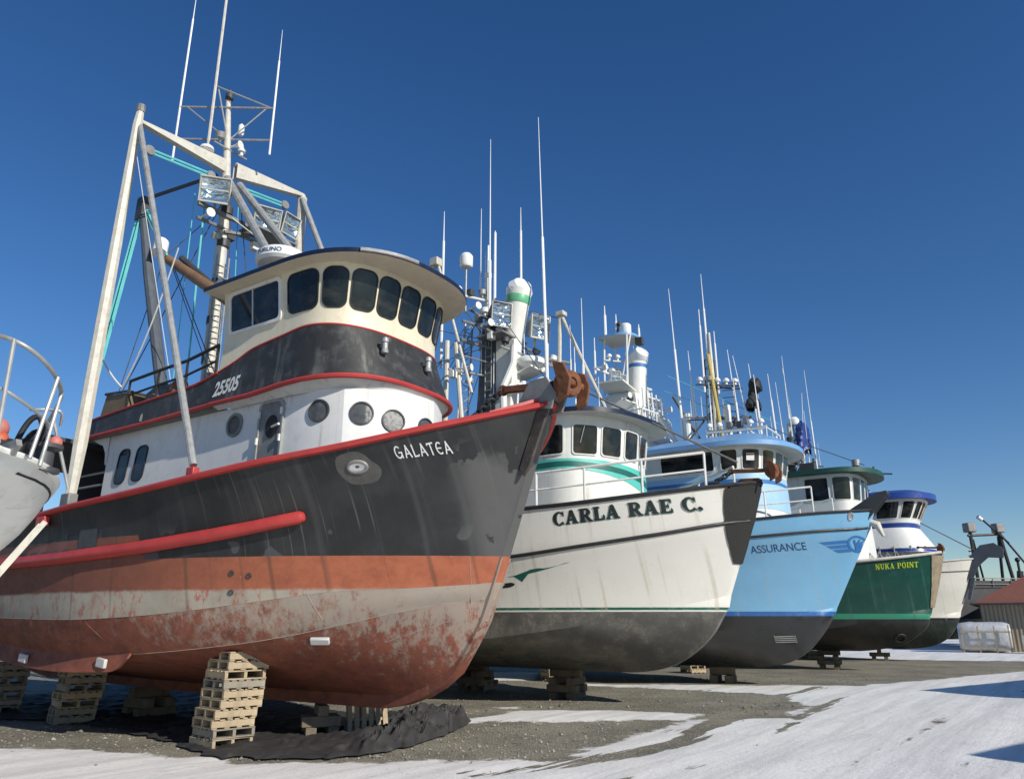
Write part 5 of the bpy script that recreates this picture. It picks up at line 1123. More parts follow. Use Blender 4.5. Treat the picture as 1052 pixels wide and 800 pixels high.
    for a_, b_ in (((-2.2, 2.2), (-.18, 2.2)), ((.1, 2.15), (.62, 2.02)), ((.78, 1.92), (1.2, 1.55)), ((1.28, 1.42), (1.5, .92)), ((1.54, .78), (1.62, .14)), ((1.63, 0), (1.6, -.64)), ((1.56, -.8), (1.4, -1.3)), ((1.3, -1.45), (.9, -1.85)), ((.7, -2.), (.1, -2.15)), ((-.2, -2.15), (-2.2, -2.15))):
        window(B, W, q(*a_), q(*b_), 7.42, 8.12, .08, .03, fm=M['white'], d=.02)
    k = q(.98, 1.75); mb = MB(); mb.grid([[W.P(k - .14, z, .02), W.P(k + .14, z, .02)] for z in (7.72, 7.98)]); sg_ = mb.build('notice', M['white'], B, ang=0); mb = MB(); mb.grid([[W.P(k - .13, z, .024), W.P(k + .13, z, .024)] for z in (7.90, 7.95)]); mb.build('notice_stripe', M['red_mark'], sg_, ang=0)
    visor('visor_roof', B, superplan(2.62, 2.42, -.2, -4.5, 2.3), 8.22, .17, M['blue_top'], M['white'], .62)
    railing(B, [H.sheer(x, 1, .14, .03) for x in (-1.6, 0, 1.6, 3.0)], .9, M['white'], .03); railing(B, [H.sheer(x, -1, .14, .03) for x in (-1.6, 0, 1.6, 3.0)], .9, M['white'], .03)
    # roof rack and aerials on the wheelhouse
    mb = MB()
    for b in (.9, -.9): mb.tube([V(-.8, b, 9.15), V(1.5, b, 9.05)], .035, 6)
    for x in (-.8, 0, .8, 1.5): mb.tube([V(x, .9, 9.1), V(x, -.9, 9.1)], .03, 6); mb.tube([V(x, .9, 8.5), V(x, .9, 9.1)], .025, 6); mb.tube([V(x, -.9, 8.5), V(x, -.9, 9.1)], .025, 6)
    mb.build('roof_rack', M['white'], B)
    for x, b, zt_, r, lean in ((-2.0, .2, 15.9, .055, -.25), (-1.5, .0, 13.0, .055, -.15), (.95, -.4, 11.6, .05, -.1), (1.45, -.6, 11.6, .04, -.1), (.3, .2, 11.4, .05, -.1), (.1, -.5, 12.9, .05, -.25), (.55, -.5, 12.6, .035, -.5), (.8, -.7, 12.2, .045, -.2), (-.7, .5, 11.3, .035, 0)): antenna(B, V(x, b, 8.9), V(x + lean, b, zt_), r, .012, .6)
    pipe('mast', B, [V(-.75, 0, 8.6), V(-.7, 0, 11.6), V(-.7, 0, 13.6)], [.12, .10, .05], M['pole'], 10); pipe('yellow_pole', B, [V(-.35, .25, 8.6), V(-.75, .2, 12.6)], .075, M['yellow']); antenna(B, V(-.8, .0, 11), V(-.85, 0, 16.3), .05, .012, .7); antenna(B, V(-.55, -.2, 11), V(-.55, -.2, 13.7), .045, .02, .8); antenna(B, V(-.95, .3, 11), V(-.95, .3, 14.6), .045, .02, .8)
    mb = MB(); mb.tube([V(-1.6, .5, 9.9), V(.1, -.4, 9.9)], .035, 6); mb.tube([V(-1.5, .9, 9.0), V(-.7, 0, 10.4)], .04, 6); mb.tube([V(-.9, .0, 11.3), V(.2, -.9, 11.25)], .04, 6)
    for k in range(8): mb.tube([V(-.4, -.2, 9.3 + .3 * k), V(.05, -.35, 9.3 + .3 * k)], .02, 5)
    mb.tube([V(.05, -.35, 8.8), V(.05, -.35, 11.5)], .025, 6); mb.build('mast_rungs', M['dgrey'], B)
    pipe('vent_pipe', B, [V(-1.75, .35, 8.7), V(-1.75, .35, 10.2)], .14, M['white'], 10); pipe('vent_pipe', B, [V(-.2, -.0, 8.8), V(-.2, 0, 10.4)], .13, M['white'], 10)
    # aft mast house: stack with blue stripes, canopy, light shelves
    MB().lathe(V(-4.1, -.05, 10.3), [(.36, 0), (.38, .3), (.40, 2.6), (.41, 2.9), (.34, 2.88)], (.05, 0, 1), 24).build('exhaust_stack', M['white'], B)
    for z in (10.75, 12.65): MB().lathe(V(-4.1 + (z - 10.3) * .05, -.05, z), [(.392, 0), (.412, .01), (.415, .16), (.39, .17)], (.05, 0, 1), 24).build('stack_band', M['blue_mark'], B)
    MB().lathe(V(-3.95, -.05, 13.1), [(.40, 0), (.42, .12), (.30, .42), (.001, .46)], (.7, -.4, .55), 20).build('stack_cowl', M['antenna'], B)
    visor('canopy', B, superplan(.78, -3.9, -4.7, -5.5, 2.2), 14.1, .10, M['blue_top'], M['white'], .16)
    mb = MB()
    for x, b in ((-5.3, .6), (-5.3, -.6), (-4.2, .6), (-4.2, -.6)): mb.tube([V(x, b, 11.5), V(x * .99, b * .9, 14.1)], .045, 6)
    mb.tube([V(-4.4, .6, 12.2), V(-4.0, .5, 14.1)], .04, 6); mb.build('canopy_post', M['white'], B)
    mb = MB()
    for s_ in (1, -1): mb.slab([V(-5.2, s_ * .3, 11.55), V(-3.9, s_ * .4, 11.5), V(-3.8, s_ * 1.9, 11.6), V(-5.0, s_ * 1.9, 11.65)], (0, 0, .06))
    mb.build('light_shelf', M['white'], B)
    for b in (1.4, .85, -.85, -1.4): floodlight(B, V(-4.35, b, 11.98), (.85, -.5, 0), .48, .48, .35, M['antenna'])
    mb = MB(); mb.slab([V(-5.3, .8, 8.2), V(-3.4, .8, 8.2), V(-3.8, .7, 11.4), V(-5.2, .7, 11.4)], (0, 1.5, 0)); mb.build('mast_house', M['white'], B, ang=20, bevel=.04)
    railing(B, [V(-3.2, 1.5, 9.5), V(-3.0, .5, 9.5), V(-3.0, -.5, 9.5), V(-3.2, -1.5, 9.5), V(-5, -1.6, 9.5)], .9, M['white'], .03); railing(B, [V(-3.2, 1.5, 9.5), V(-5.5, 1.6, 9.5)], .9, M['white'], .03)
    mb = MB(); mb.box(V(-4.2, 0, 9.45), (2.6, 3.3, .08)); mb.build('mast_platform', M['white'], B)
    MB().lathe(V(-4.45, 0, 14.35), [(.22, 0), (.25, .05), (.25, .4), (.2, .46), (.001, .47)], n=18).build('satellite_dome', M['antenna'], B)
    for x, b, z0_, z1_, r in ((-5.2, .5, 14.2, 15.7, .07), (-4.9, .0, 14.2, 15.4, .06), (-3.95, -.3, 14.2, 14.8, .05), (-5.4, 1.2, 12.0, 14.0, .05), (-6.4, 1.2, 11, 13.9, .04)): antenna(B, V(x, b, z0_), V(x, b, z1_), r, .02, .7)
    mb = MB(); mb.tube([V(-4.9, 0, 14.2), V(-4.8, 0, 14.9)], .05, 6); mb.ball(V(-4.75, 0, 14.9), .12); mb.box(V(-3.9, -.2, 13.95), (.3, .3, .3)); mb.build('canopy_gear', M['dgrey'], B)
    for a_, b_, r, m_ in ((V(-2.9, -1.2, 11.5), V(-1.5, -1.6, 8.6), .07, M['slate']), (V(-3.3, -.2, 10.6), V(-2.2, -.6, 8.6), .12, M['white'])): pipe('rig_pole', B, [a_, b_], r, m_)
    cable_rows(B, [(V(-3.0, -1, 12.4), V(1.5, -1.0, 9.6), .015, M['rope_teal']), (V(-3.0, -.5, 11.6), V(-.7, 0, 10.3), .015, M['rope_teal']), (V(-.7, -.2, 10.6), V(2.2, -.2, 8.8), .014, M['wire'])])
    lattice(B, V(-.95, .25, 8.8), V(-.9, .2, 12.4), V(-.55, -.15, 8.8), V(-.6, -.1, 12.4), 9, .03, 'dgrey')
    for p, q_, n, sd, m_, r in ((V(-5.0, 1.9, 12.3), V(-4.2, -1.9, 12.2), 9, 21, 'white', .05), (V(-4.0, 1.7, 10.9), V(-3.4, -1.6, 10.9), 8, 22, 'white', .04), (V(-1.7, .6, 10.0), V(.5, -.8, 10.0), 6, 23, 'grey', .04), (V(-1.2, .6, 11.3), V(.2, -.6, 11.3), 5, 24, 'dgrey', .035), (V(-.9, .8, 9.25), V(1.5, .8, 9.15), 6, 26, 'white', .04), (V(-5.2, .6, 13.1), V(-4.2, -.6, 13.1), 4, 27, 'white', .035)): gear_arm(B, p, q_, n, sd, m_, r)
    mb = MB()
    for k in range(5): mb.tube([V(-3.2, 1.2 - .5 * k, 9.5), V(-3.3, 1.1 - .45 * k, 11.4)], .035, 6)
    mb.tube([V(-3.25, 1.3, 10.5), V(-3.25, -1.1, 10.5)], .03, 6); mb.build('platform_frame', M['white'], B)
    return B, H
BA, HA = boat_blue()
# black canvas-wrapped gear high on the pale blue boat
mb = MB(); rows = []
for i in range(9):
    z = 10.3 + 1.25 * i / 8; wd = [.55, .6, .5, .3, .35, .5, .52, .45, .2][i]; rows.append([V(.62 + wd * .5 * math.cos(a) + .15 * (i > 4), -.8 + wd * .8 * math.sin(a), z + .06 * math.sin(3 * a + i)) for a in [2 * math.pi * j / 14 for j in range(15)]])
o = MB().grid(rows); ob = o.build('canvas_cover', M['rubber']); ob.location = BA.location; ob.rotation_euler = BA.rotation_euler; tag(ob, 'black canvas cover bundled round gear beside the yellow pole on the pale blue boat', 'canvas cover')

# ================================================================== dark green boat
def boat_green():
    B = boat('fishing_boat', 'dark green fishing boat with yellow-green lettering and a green wheelhouse roof', (16.4, 38.3))
    sb = ent(3.3, 4.06, 8, 2.2, .75, .11, -9, 3.); sz = pchip([(4.06, 5.22), (3.81, 5.16), (2.72, 4.99), (.75, 4.79), (-1.5, 4.65), (-6, 4.5), (-14, 4.5)])
    kb = ent(3.25, 3.62, 8, 2.1, .85, .11, -9, 2.9); kz = pchip([(3.62, 3.7), (-14, 3.6)])
    cb = ent(3.0, 3.3, 8, 2., 1.0, .10, -9, 2.5); cz = pchip([(3.3, 2.75), (2.6, 2.62), (1.4, 2.36), (-.5, 1.9), (-4, 1.6), (-14, 1.7)])
    eb = pchip([(3.2, .09), (0, .14), (-14, .14)]); ez = pchip([(3.2, 2.45), (3.1, 2.06), (2.8, 1.72), (2.44, 1.45), (1.9, 1.17), (1.36, 1.02), (.6, .9), (0, .85), (-14, .9)])
    H = Hull([(4.06, sb, sz), (3.62, kb, kz), (3.3, cb, cz), (3.2, eb, ez)], -14, sub=[5, 5, 8], bulge=[-.04, -.03, .2])
    hmat = hull_material('green_hull_paint', [(0, (.018, .020, .019)), (2.28, (.035, .25, .15)), (2.52, (.008, .062, .045))], streakc=(.06, .13, .105), streaka=.6, rough=.4, var=.12, bump=.06, grime=((.03, .11, .085), .4), lows=((.045, .05, .048), .7))
    H.build('hull', hmat, B, nose=.05); H.deck('deck', M['steel_deck'], B, .8); H.cap('cap_rail', M['pole'], B, r=.09, flat=.8)
    letter('name_lettering', B, H, strokes('NUKA POINT', slab_glyph, .10), (1.5, 4.42), (3.12, 4.55), .24, M['lime'], slant=.1)
    stem_wrap('bow_guard', mat('tan_bow_guard', (.30, .24, .16), .8, var=.25, scale=4, grime=((.15, .12, .09), .6)), B, H, [5.08 - 2.3 * (i / 12) for i in range(13)], lambda f: .36 - .28 * f, .035, .004)
    h = H.hit(1.9, 1.45, .02); 
    if h: MB().lathe(h[0] - h[1] * .05, [(.26, 0), (.26, .08), (.18, .08), (.18, -.1)], h[1], 18).build('thruster_ring', M['dgrey'], B)
    lv = [(4.4, superplan(2.1, 1.25, -.1, -3.6, 3.)), (7.6, superplan(2.1, 1.10, -.1, -3.6, 3.)), (8.95, superplan(2.16, 1.20, -.1, -3.6, 3.))]
    W = Wall(lv); W.mesh('wheelhouse', M['white'], B, ang=35); q = lambda x, b: W.s_at(x, b)
    for a_, b_ in (((-3.2, 2.1), (-2.1, 2.1)), ((-1.15, 2.1), (-.1, 2.1)), ((.12, 2.06), (.75, 1.75)), ((.85, 1.6), (1.05, .98)), ((1.07, .8), (1.1, .15)), ((1.1, -.05), (1.08, -.75)), ((1.05, -.95), (.9, -1.5)), ((.7, -1.8), (.1, -2.06)), ((-.2, -2.1), (-1.3, -2.1))):
        window(B, W, q(*a_), q(*b_), 7.72, 8.78, .08, .03, fm=M['white'], d=.02)
    visor('visor_roof', B, superplan(2.65, 2.05, -.3, -4.0, 2.4), 8.95, .22, M['green'], M['green'], .3)
    mb = MB(); mb.lathe(V(.9, -.1, 9.3), [(.08, 0), (.08, .3), (.2, .32), (.2, .62), (.001, .66)], n=14); mb.build('search_lamp', M['galv'], B)
    mb = MB(); mb.box(V(-1.3, .3, 9.65), (.7, .6, .5)); mb.box(V(.0, -.1, 9.5), (1.3, .5, .12)); mb.box(V(-2.2, .2, 9.7), (.5, .4, .6)); mb.tube([V(1.5, -.6, 9.2), V(1.6, -.7, 9.6)], .05, 6); mb.tube([V(.5, -.6, 9.4), V(2.4, -.7, 9.15)], .04, 6); mb.build('roof_gear', M['dgrey'], B)
    for x, b, z0_, z1_, r, lean in ((-2.0, .0, 9.4, 16.0, .05, -.1), (-1.95, .2, 9.4, 13.2, .07, 0), (-1.6, -.1, 9.4, 13.8, .05, .3), (-.95, -.1, 9.4, 15, .04, -.1), (-1.8, -.3, 9.4, 15.4, .05, -.4), (-2.3, .3, 9.4, 14.5, .05, -.2), (-1.3, -.1, 9.4, 12.8, .035, 0), (-3.4, .1, 9.3, 14.3, .05, -.15), (-2.9, .1, 9.3, 12.7, .05, -.1)): antenna(B, V(x, b, z0_), V(x + lean, b, z1_), r, .012, .5)
    pipe('mast', B, [V(-2.15, 0, 9.0), V(-2.1, 0, 12.2)], .12, M['pole']); mb = MB(); mb.tube([V(-2.1, .9, 10.2), V(-2.1, -.9, 10.2)], .05, 6); mb.tube([V(-2.0, 0, 9.4), V(-1.2, -.3, 11.2)], .05, 6); mb.tube([V(-2.3, .6, 9.3), V(-2.2, 0, 11.2)], .04, 6); mb.build('mast_arm', M['grey'], B)
    MB().lathe(V(-1.85, -.1, 12.1), [(.22, 0), (.26, .06), (.26, .3), (.16, .42), (.001, .44)], n=16).build('satellite_dome', M['antenna'], B)
    cable_rows(B, [(V(-1.4, 0, 11.0), V(1.3, 0, 9.6), .02, M['wire'])])
    for p, q_, n, sd, m_, r in ((V(-2.2, 1.0, 11.0), V(-2.0, -1.0, 11.0), 6, 31, 'grey', .04), (V(-2.2, .8, 9.9), V(-.8, -.8, 9.9), 6, 32, 'dgrey', .04)): gear_arm(B, p, q_, n, sd, m_, r)
    # deck heap of white gear forward
    mb = MB(); 
    for k in range(6): mb.tube([V(.3 + .35 * k, 1.5 - .15 * k, 4.6), V(.5 + .35 * k, 1.3 - .15 * k, 5.25 + .05 * (k % 2)), V(.8 + .35 * k, 1.5 - .15 * k, 4.7)], .045, 6)
    mb.build('deck_hoses', M['galv'], B)
    return B, H
BN, HN = boat_green()
anchor(BN, 3.9, 0, 5.42, .6, 'dark anchor standing on the bow of the dark green boat')
o = MB(); rows = []
for i in range(12):
    z = 10.6 + 1.75 * i / 11; f = [1, .95, 1.05, .9, .98, .85, .92, .8, .85, .7, .5, .1][i]
    rows.append([V(-1.55 + .34 * f * math.cos(a) * (1 + .18 * math.sin(5 * a + i * .4)), -.35 + .75 * f * math.sin(a) * (1 + .12 * math.sin(4 * a + i * .5)), z + .12 * math.sin(3 * a) * (i < 3)) for a in [2 * math.pi * j / 26 for j in range(27)]])
ob = o.grid(rows).build('blue_tarpaulin', M['blue_tarp']); ob.location = BN.location; ob.rotation_euler = BN.rotation_euler; tag(ob, 'dark blue tarpaulin wrapped round the mast of the dark green boat', 'tarpaulin')

# ================================================================== last white boat, blue roof
def boat_last():
    B = boat('fishing_boat', 'farthest boat of the row, white with a royal blue wheelhouse roof and raked windows', (23., 47.9))
    sb = ent(3.2, 4.5, 8, 2.2, .75, .11, -9, 2.9); sz = pchip([(4.5, 5.66), (3, 5.5), (1, 5.35), (-1.5, 5.2), (-6, 5.0), (-14, 5.0)])
    kb = ent(3.15, 3.9, 8, 2.1, .85, .11, -9, 2.8); kz = pchip([(3.9, 4.0), (-14, 3.8)])
    cb = ent(2.9, 3.35, 8, 2., 1.0, .10, -9, 2.4); cz = pchip([(3.35, 2.75), (2.6, 2.58), (1.4, 2.3), (-.5, 1.85), (-4, 1.5), (-14, 1.6)])
    eb = pchip([(3.28, .09), (0, .14), (-14, .14)]); ez = pchip([(3.28, 2.45), (3.2, 2.2), (2.9, 1.7), (2.57, 1.3), (1.8, .88), (1, .72), (0, .66), (-14, .7)])
    H = Hull([(4.5, sb, sz), (3.9, kb, kz), (3.35, cb, cz), (3.28, eb, ez)], -14, sub=[5, 5, 8], bulge=[-.04, -.03, .2])
    hmat = hull_material('old_white_hull_paint', [(0, (.022, .030, .027)), (2.26, (.012, .012, .012)), (2.40, (.70, .68, .60))], streakc=(.4, .36, .3), streaka=.3, rough=.35, var=.05, bump=.05, lows=((.06, .085, .075), .9))
    H.build('hull', hmat, B, nose=.05); H.deck('deck', M['steel_deck'], B, .8); H.cap('cap_rail', M['pole'], B, r=.06, flat=.8)
    H.strip('rub_rail', M['black'], B, [(4.2 - i * .25, 4.98 - .015 * i) for i in range(0, 60)], .035)
    mb = MB()
    for s_ in (.24, -.19): mb.slab([V(4.0, s_, 4.55), V(4.25, s_, 4.5), V(4.65, s_, 5.25), V(5.2, s_, 5.72), V(5.95, s_, 5.66), V(6.02, s_, 6.15), V(5.6, s_, 6.5), V(4.9, s_, 6.4), V(4.3, s_, 5.8)], (0, -.05, 0))
    mb.slab([V(4.0, .24, 4.55), V(4.3, .24, 5.7), V(4.8, .24, 6.3), V(5.5, .24, 6.5), V(5.5, .24, 6.44), V(4.85, .24, 6.22), V(4.36, .24, 5.66)], (0, .43, 0)); mb.lathe(V(5.7, .2, 6.1), [(.1, 0), (.1, .4)], (0, 1, 0), 12)
    mb.slab([V(3.85, .2, 3.4), V(4.0, .2, 3.4), V(4.4, .2, 4.6), V(4.15, .2, 4.6)], (0, .4, 0)); mb.build('anchor_roller', M['slate'], B, bevel=.01)
    # lower house with small windows, sloping skirt, raked wheelhouse
    L = Wall([(4.6, superplan(2.2, 2.3, .4, -3.5, 2.6)), (6.1, superplan(2.2, 2.3, .4, -3.5, 2.6))]); L.mesh('lower_house', M['white'], B, ang=35)
    for a in range(7):
        k = L.s_at(.6, 2.2) + a * .62; window(B, L, k, k + .42, 5.45, 5.95, .05, .03, fm=M['white'], d=.02)
    SK = Wall([(6.05, superplan(2.55, 2.8, .5, -3.6, 2.5)), (6.3, superplan(2.5, 2.7, .5, -3.6, 2.5)), (7.5, superplan(2.02, 1.95, .4, -3.6, 2.5))]); SK.mesh('front_skirt', M['white'], B, ang=35)
    SK.band('blue_stripe', M['royal'], B, .1, SK.len - .1, lambda k: 6.07, lambda k: 6.22, .015)
    W = Wall([(7.45, superplan(1.98, 1.85, .4, -3.6, 2.7)), (7.95, superplan(2.0, 1.95, .4, -3.6, 2.7)), (9.15, superplan(2.14, 2.55, .6, -3.6, 2.7))]); W.mesh('wheelhouse', M['white'], B, ang=35); q = lambda x, b: W.s_at(x, b)
    W.band('blue_stripe', M['royal'], B, .1, W.len - .1, lambda k: 7.5, lambda k: 7.78, .015)
    for a_, b_ in (((-.1, 2.05), (1.0, 2.02)), ((1.2, 1.95), (1.75, 1.6)), ((1.85, 1.45), (2.05, .95)), ((2.1, .8), (2.2, .25)), ((2.22, .1), (2.2, -.45)), ((2.18, -.6), (2.05, -1.1)), ((1.95, -1.3), (1.5, -1.8))):
        window(B, W, q(*a_), q(*b_), 8.06, 9.0, .07, .03, fm=M['white'], d=.02)
    visor('visor_roof', B, superplan(2.5, 3.05, .5, -4., 2.3), 9.15, .34, M['royal'], M['royal'], .38)
    mb = MB()
    for k in range(11): a = L.P(1.2 + k * .75, 6.0, .35); mb.tube([Vector((a.x, a.y, 6.02)), Vector((a.x, a.y, 6.4))], .04, 6)
    mb.tube([Vector((p.x, p.y, 6.25)) for p in [L.P(1.2 + k * .3, 6.0, .36) for k in range(26)]], .03, 6); mb.build('grab_rail', M['galv'], B)
    mb = MB(); mb.slab([V(-2.6, .9, 9.6), V(-.6, .9, 9.6), V(-.6, -.9, 9.6), V(-2.6, -.9, 9.6)], (0, 0, .08)); mb.tube([V(-.6, .9, 9.6), V(-.4, .6, 10.0), V(-2.6, .6, 9.9)], .05, 6); mb.build('roof_rack', M['alu'], B)
    cable_rows(B, [(V(2.0, 0, 7.9), V(4.5, 0, 6.2), .03, M['wire'])])
    return B, H
BW_, HW = boat_last()
anchor(BW_, 4.9, 0, 6.05, .45, 'small dark anchor under the grey bow arm of the farthest white boat')
# ================================================================== white motor boat at the left edge
def boat_left():
    B = thing('motor_boat', 'small white boat with a bent pipe bow rail at the left edge of the yard', 'motor boat', (-4.62, 6.74, .36), -R(34))
    sb = pchip([(0, .05), (-.15, .34), (-.5, .72), (-1.1, 1.08), (-2.2, 1.42), (-4, 1.6), (-8, 1.5)]); sz = pchip([(0, 3.25), (-.5, 3.22), (-1.5, 3.17), (-3, 3.1), (-8, 3.0)])
    mb_ = pchip([(-.06, .05), (-.3, .34), (-.8, .74), (-1.6, 1.08), (-3, 1.38), (-8, 1.4)]); mz = pchip([(-.06, 3.15), (-.4, 3.06), (-1, 2.92), (-2, 2.7), (-8, 2.4)])
    cb = pchip([(-.45, .05), (-.8, .36), (-1.5, .72), (-3., 1.02), (-8, 1.2)]); cz = pchip([(-.45, 3.02), (-.9, 2.90), (-1.7, 2.66), (-3, 2.2), (-8, 1.6)])
    eb = pchip([(-.55, .05), (-8, .08)]); ez = pchip([(-.55, 2.98), (-1.3, 2.74), (-2.2, 2.3), (-3.2, 1.7), (-4.5, 1.05), (-8, 1.0)])
    H = Hull([(0, sb, sz), (-.06, mb_, mz), (-.45, cb, cz), (-.55, eb, ez)], -8, sub=[3, 6, 6], bulge=[.03, .04, .03])
    H.build('hull', M['white'], B, nose=.03, ang=40); H.cap('gunwale', M['white'], B, r=.035, flat=1., dz=-.02)
    H.strip('rub_strake', M['rubber'], B, [(-.08 - i * .2, 3.10 - .006 * i) for i in range(1, 36)], .014)
    H.deck('deck', M['white'], B, .12)
    port = [H.hit(x, z, .012)[0] for x, z in ((-1.12, 2.80), (-.78, 2.98), (-.74, 3.05), (-.84, 3.05), (-1.2, 2.88))]
    mb = MB(); mb.add(port, [tuple(range(5))]); p_ = mb.build('hawse_slot', M['dgrey'], B, ang=0, fix=False); MB().tube(port + [port[0]], .018, 6).build('slot_rim', M['alu'], p_)
    A = M['galv']; dz = -.25; ox = .32 * math.cos(R(34)); ob = -.32 * math.sin(R(34))
    def T(*P): return [V(x + ox, b + ob, z + dz) for x, b, z in P]
    def sm(P):
        for _ in range(2):
            q = [P[0]]
            for a, b in zip(P[:-1], P[1:]): q += [a.lerp(b, .25), a.lerp(b, .75)]
            P = q + [P[-1]]
        return P
    mb = MB(); mb.tube(sm(T((-2.6, 1.3, 4.5), (-1.2, .95, 4.53), (-.22, .42, 4.50), (.01, .30, 4.42), (.04, .14, 4.35), (-.04, -.02, 4.29), (-.21, -.2, 4.24), (-.5, -.4, 4.2), (-1.0, -.62, 4.2), (-2.6, -1.2, 4.22))), .021, 8)
    mb.tube(sm(T((-2.6, 1.35, 3.98), (-1, .9, 4.0), (-.0, .4, 3.99), (.03, .2, 3.9), (-.2, -.15, 3.83), (-.45, -.32, 3.8), (-2.6, -1.25, 3.8))), .016, 8)
    mb.tube(sm(T((-1.47, -.55, 4.2), (-1.5, -.7, 4.24), (-1.36, -.84, 4.24), (-1.5, -.9, 4.1))), .016, 8)
    for a, b in T((-.19, -.2, 4.24), (-.12, -.05, 3.42)), T((-.55, -.42, 4.2), (-.42, -.28, 3.42)), T((.1, .35, 4.40), (.02, .3, 3.45)), T((-1.4, 1.02, 4.5), (-1.4, 1.1, 3.42)), T((-1.5, -.8, 4.2), (-1.5, -1.1, 3.42)): mb.tube([a, b], .019, 8)
    mb.build('bow_rail', A, B)
    mb = MB()
    for s_ in (.06, -.12): mb.slab([V(-.6, s_, 3.2), V(-.02, s_, 3.2), V(.10, s_, 3.28), V(.06, s_, 3.34), V(-.6, s_, 3.28)], (0, .05, 0))
    mb.build('anchor_roller', A, B)
    mb = MB(); mb.box(V(-1.55, -.1, 3.38), (.8, 1.1, .44)); mb.build('hatch_box', M['rubber'], B, bevel=.04)
    mb = MB(); mb.tube(sm(T((-1.05, -.25, 3.45), (-1.02, -.30, 3.8), (-.98, -.38, 4.02), (-.92, -.46, 4.0), (-.88, -.5, 3.5))), .03, 8); mb.build('bow_hose', M['rubber'], B)
    MB().tube(sm(T((-1.2, -.35, 3.45), (-1.1, -.42, 3.85), (-1.0, -.5, 3.9), (-.9, -.58, 3.45))), .028, 8).build('bow_hose', M['rubber'], B)
    mb = MB(); mb.lathe(T((-.75, -.45, 3.42))[0], [(.16, 0), (.16, .04), (.09, .06), (.09, .22), (.16, .24), (.16, .28)], (0, 0, 1), 14); mb.build('windlass', M['dgrey'], B)
    return B
BL = boat_left()
def buoy(x, b, z, r, m, label, mark=False):
    t = thing('buoy', label, 'buoy', bw(BL, x, b, z), BL.rotation_euler.z)
    mb = MB(); mb.ball((0, 0, r), r, (1, 1, 1.08), 20); mb.lathe((0, 0, 2.0 * r), [(.25 * r, 0), (.2 * r, .16 * r), (.001, .18 * r)], n=12); mb.build('float', m, t)
    if mark:
        mb = MB()
        def on(u, v): d = Vector((math.cos(v) * math.cos(u), math.cos(v) * math.sin(u), math.sin(v) * 1.08)); return Vector((0, 0, r)) + d * r * 1.01
        for pts in ([(-1.9 + .18 * math.cos(a), .35 + .25 * math.sin(a)) for a in [i * .45 for i in range(15)]], [(-1.5 + .14 * math.cos(a), .3 + .22 * math.sin(a)) for a in [i * .45 for i in range(15)]], [(-1.2 + .14 * math.cos(a), .28 + .2 * math.sin(a)) for a in [i * .45 for i in range(15)]], [(-2.0, .05), (-1.6, -.05), (-1.1, .02)]): mb.tube([on(u, v) for u, v in pts], .012, 5)
        mb.build('marking', M['letter_black'], t)
buoy(-1.42, -.54, 3.98, .11, M['pink'], 'faded pink buoy with black scrawl on the white boat foredeck', True)
buoy(-1.24, -.51, 3.84, .09, M['orange'], 'orange buoy lying below the pink one on the white boat foredeck')
buoy(-1.19, -1.04, 3.93, .07, M['pink'], 'small pink-red buoy by the far side of the bent bow rail')
# ladder leaning on it
t = thing('ladder', 'pale aluminium ladder leaning beside the small white boat at the left edge', 'ladder', (-7.5, 10.2, .3))
mb = MB(); p0, p1, q0, q1 = Vector((-1.06, -.09, -.30)), Vector((.75, .9, 3.15)), Vector((-.76, -.44, -.30)), Vector((1.02, .55, 3.15))
[MB().bar(a_, b_, .03, .07).build('side_rail', M['pole'], t) for a_, b_ in ((p0, p1), (q0, q1))]
for k in range(10): MB().tube([p0.lerp(p1, .06 + k * .098), q0.lerp(q1, .06 + k * .098)], .018, 6).build('rung', M['alu'], t)

# ================================================================== pallets and timber under the boats
def make_pallet(m):
    t = thing('wooden_pallet', 'pallet', 'pallet')
    w_ = .80
    for zc, nm, n in ((.145, 'top_deck', 6), (.012, 'bottom_deck', 4)):
        mb = MB()
        for k in range(n): mb.box((-w_ / 2 + .05 + (w_ - .1) * k / (n - 1), random.uniform(-.008, .008), zc), (.095, w_ + random.uniform(-.02, .01), .022), Matrix.Rotation(R(random.uniform(-.8, .8)), 3, 'Z'))
        mb.build(nm, m, t, bevel=.003)
    for y in (-.36, 0, .36): MB().box((0, y, .0785), (w_, .06, .105)).build('stringer', m, t, bevel=.004)
    return t
PAL = [make_pallet(M['wood']), make_pallet(M['wood_grey']), make_pallet(M['wood'])]; used = [False] * 3
ORD = ['bottom', 'second', 'third', 'fourth', 'fifth', 'sixth', 'seventh', 'eighth', 'ninth', 'tenth', 'eleventh']
def stack(x, y, n, rz, where, grp, lean=(0, 0), kinds=(0, 1, 2), tilt=0.):
    for k in range(n):
        i = kinds[random.randrange(len(kinds))]; o = PAL[i] if not used[i] else copy_tree(PAL[i]); used[i] = True
        o.location = (x + lean[0] * k / n + random.uniform(-.025, .025), y + lean[1] * k / n + random.uniform(-.025, .025), GZ(x, y) + .012 + k * .16)
        o.rotation_euler = (R(tilt * k / n), R(.0), rz + R(random.uniform(-3.5, 3.5)) + (math.pi / 2 if random.random() < .35 else 0))
        nm = ORD[k] if k < n - 1 else 'topmost'
        tag(o, f'{nm} wooden pallet of the {where}', 'pallet', grp)
stack(-5.22, 14.95, 10, R(47), 'sunlit pallet stack propping the black boat', 'pallets in the sunlit stack', (.26, .06), (0, 2, 0, 1))
stack(-9.72, 18.3, 8, R(42), 'shaded pallet stack behind the sunlit one', 'pallets in the shaded stack', (.15, .05), (1, 1, 0))
stack(-12.5, 20.2, 8, R(40), 'pallet stack in shade at the far left', 'pallets in the far left stack', (.05, 0), (1,))
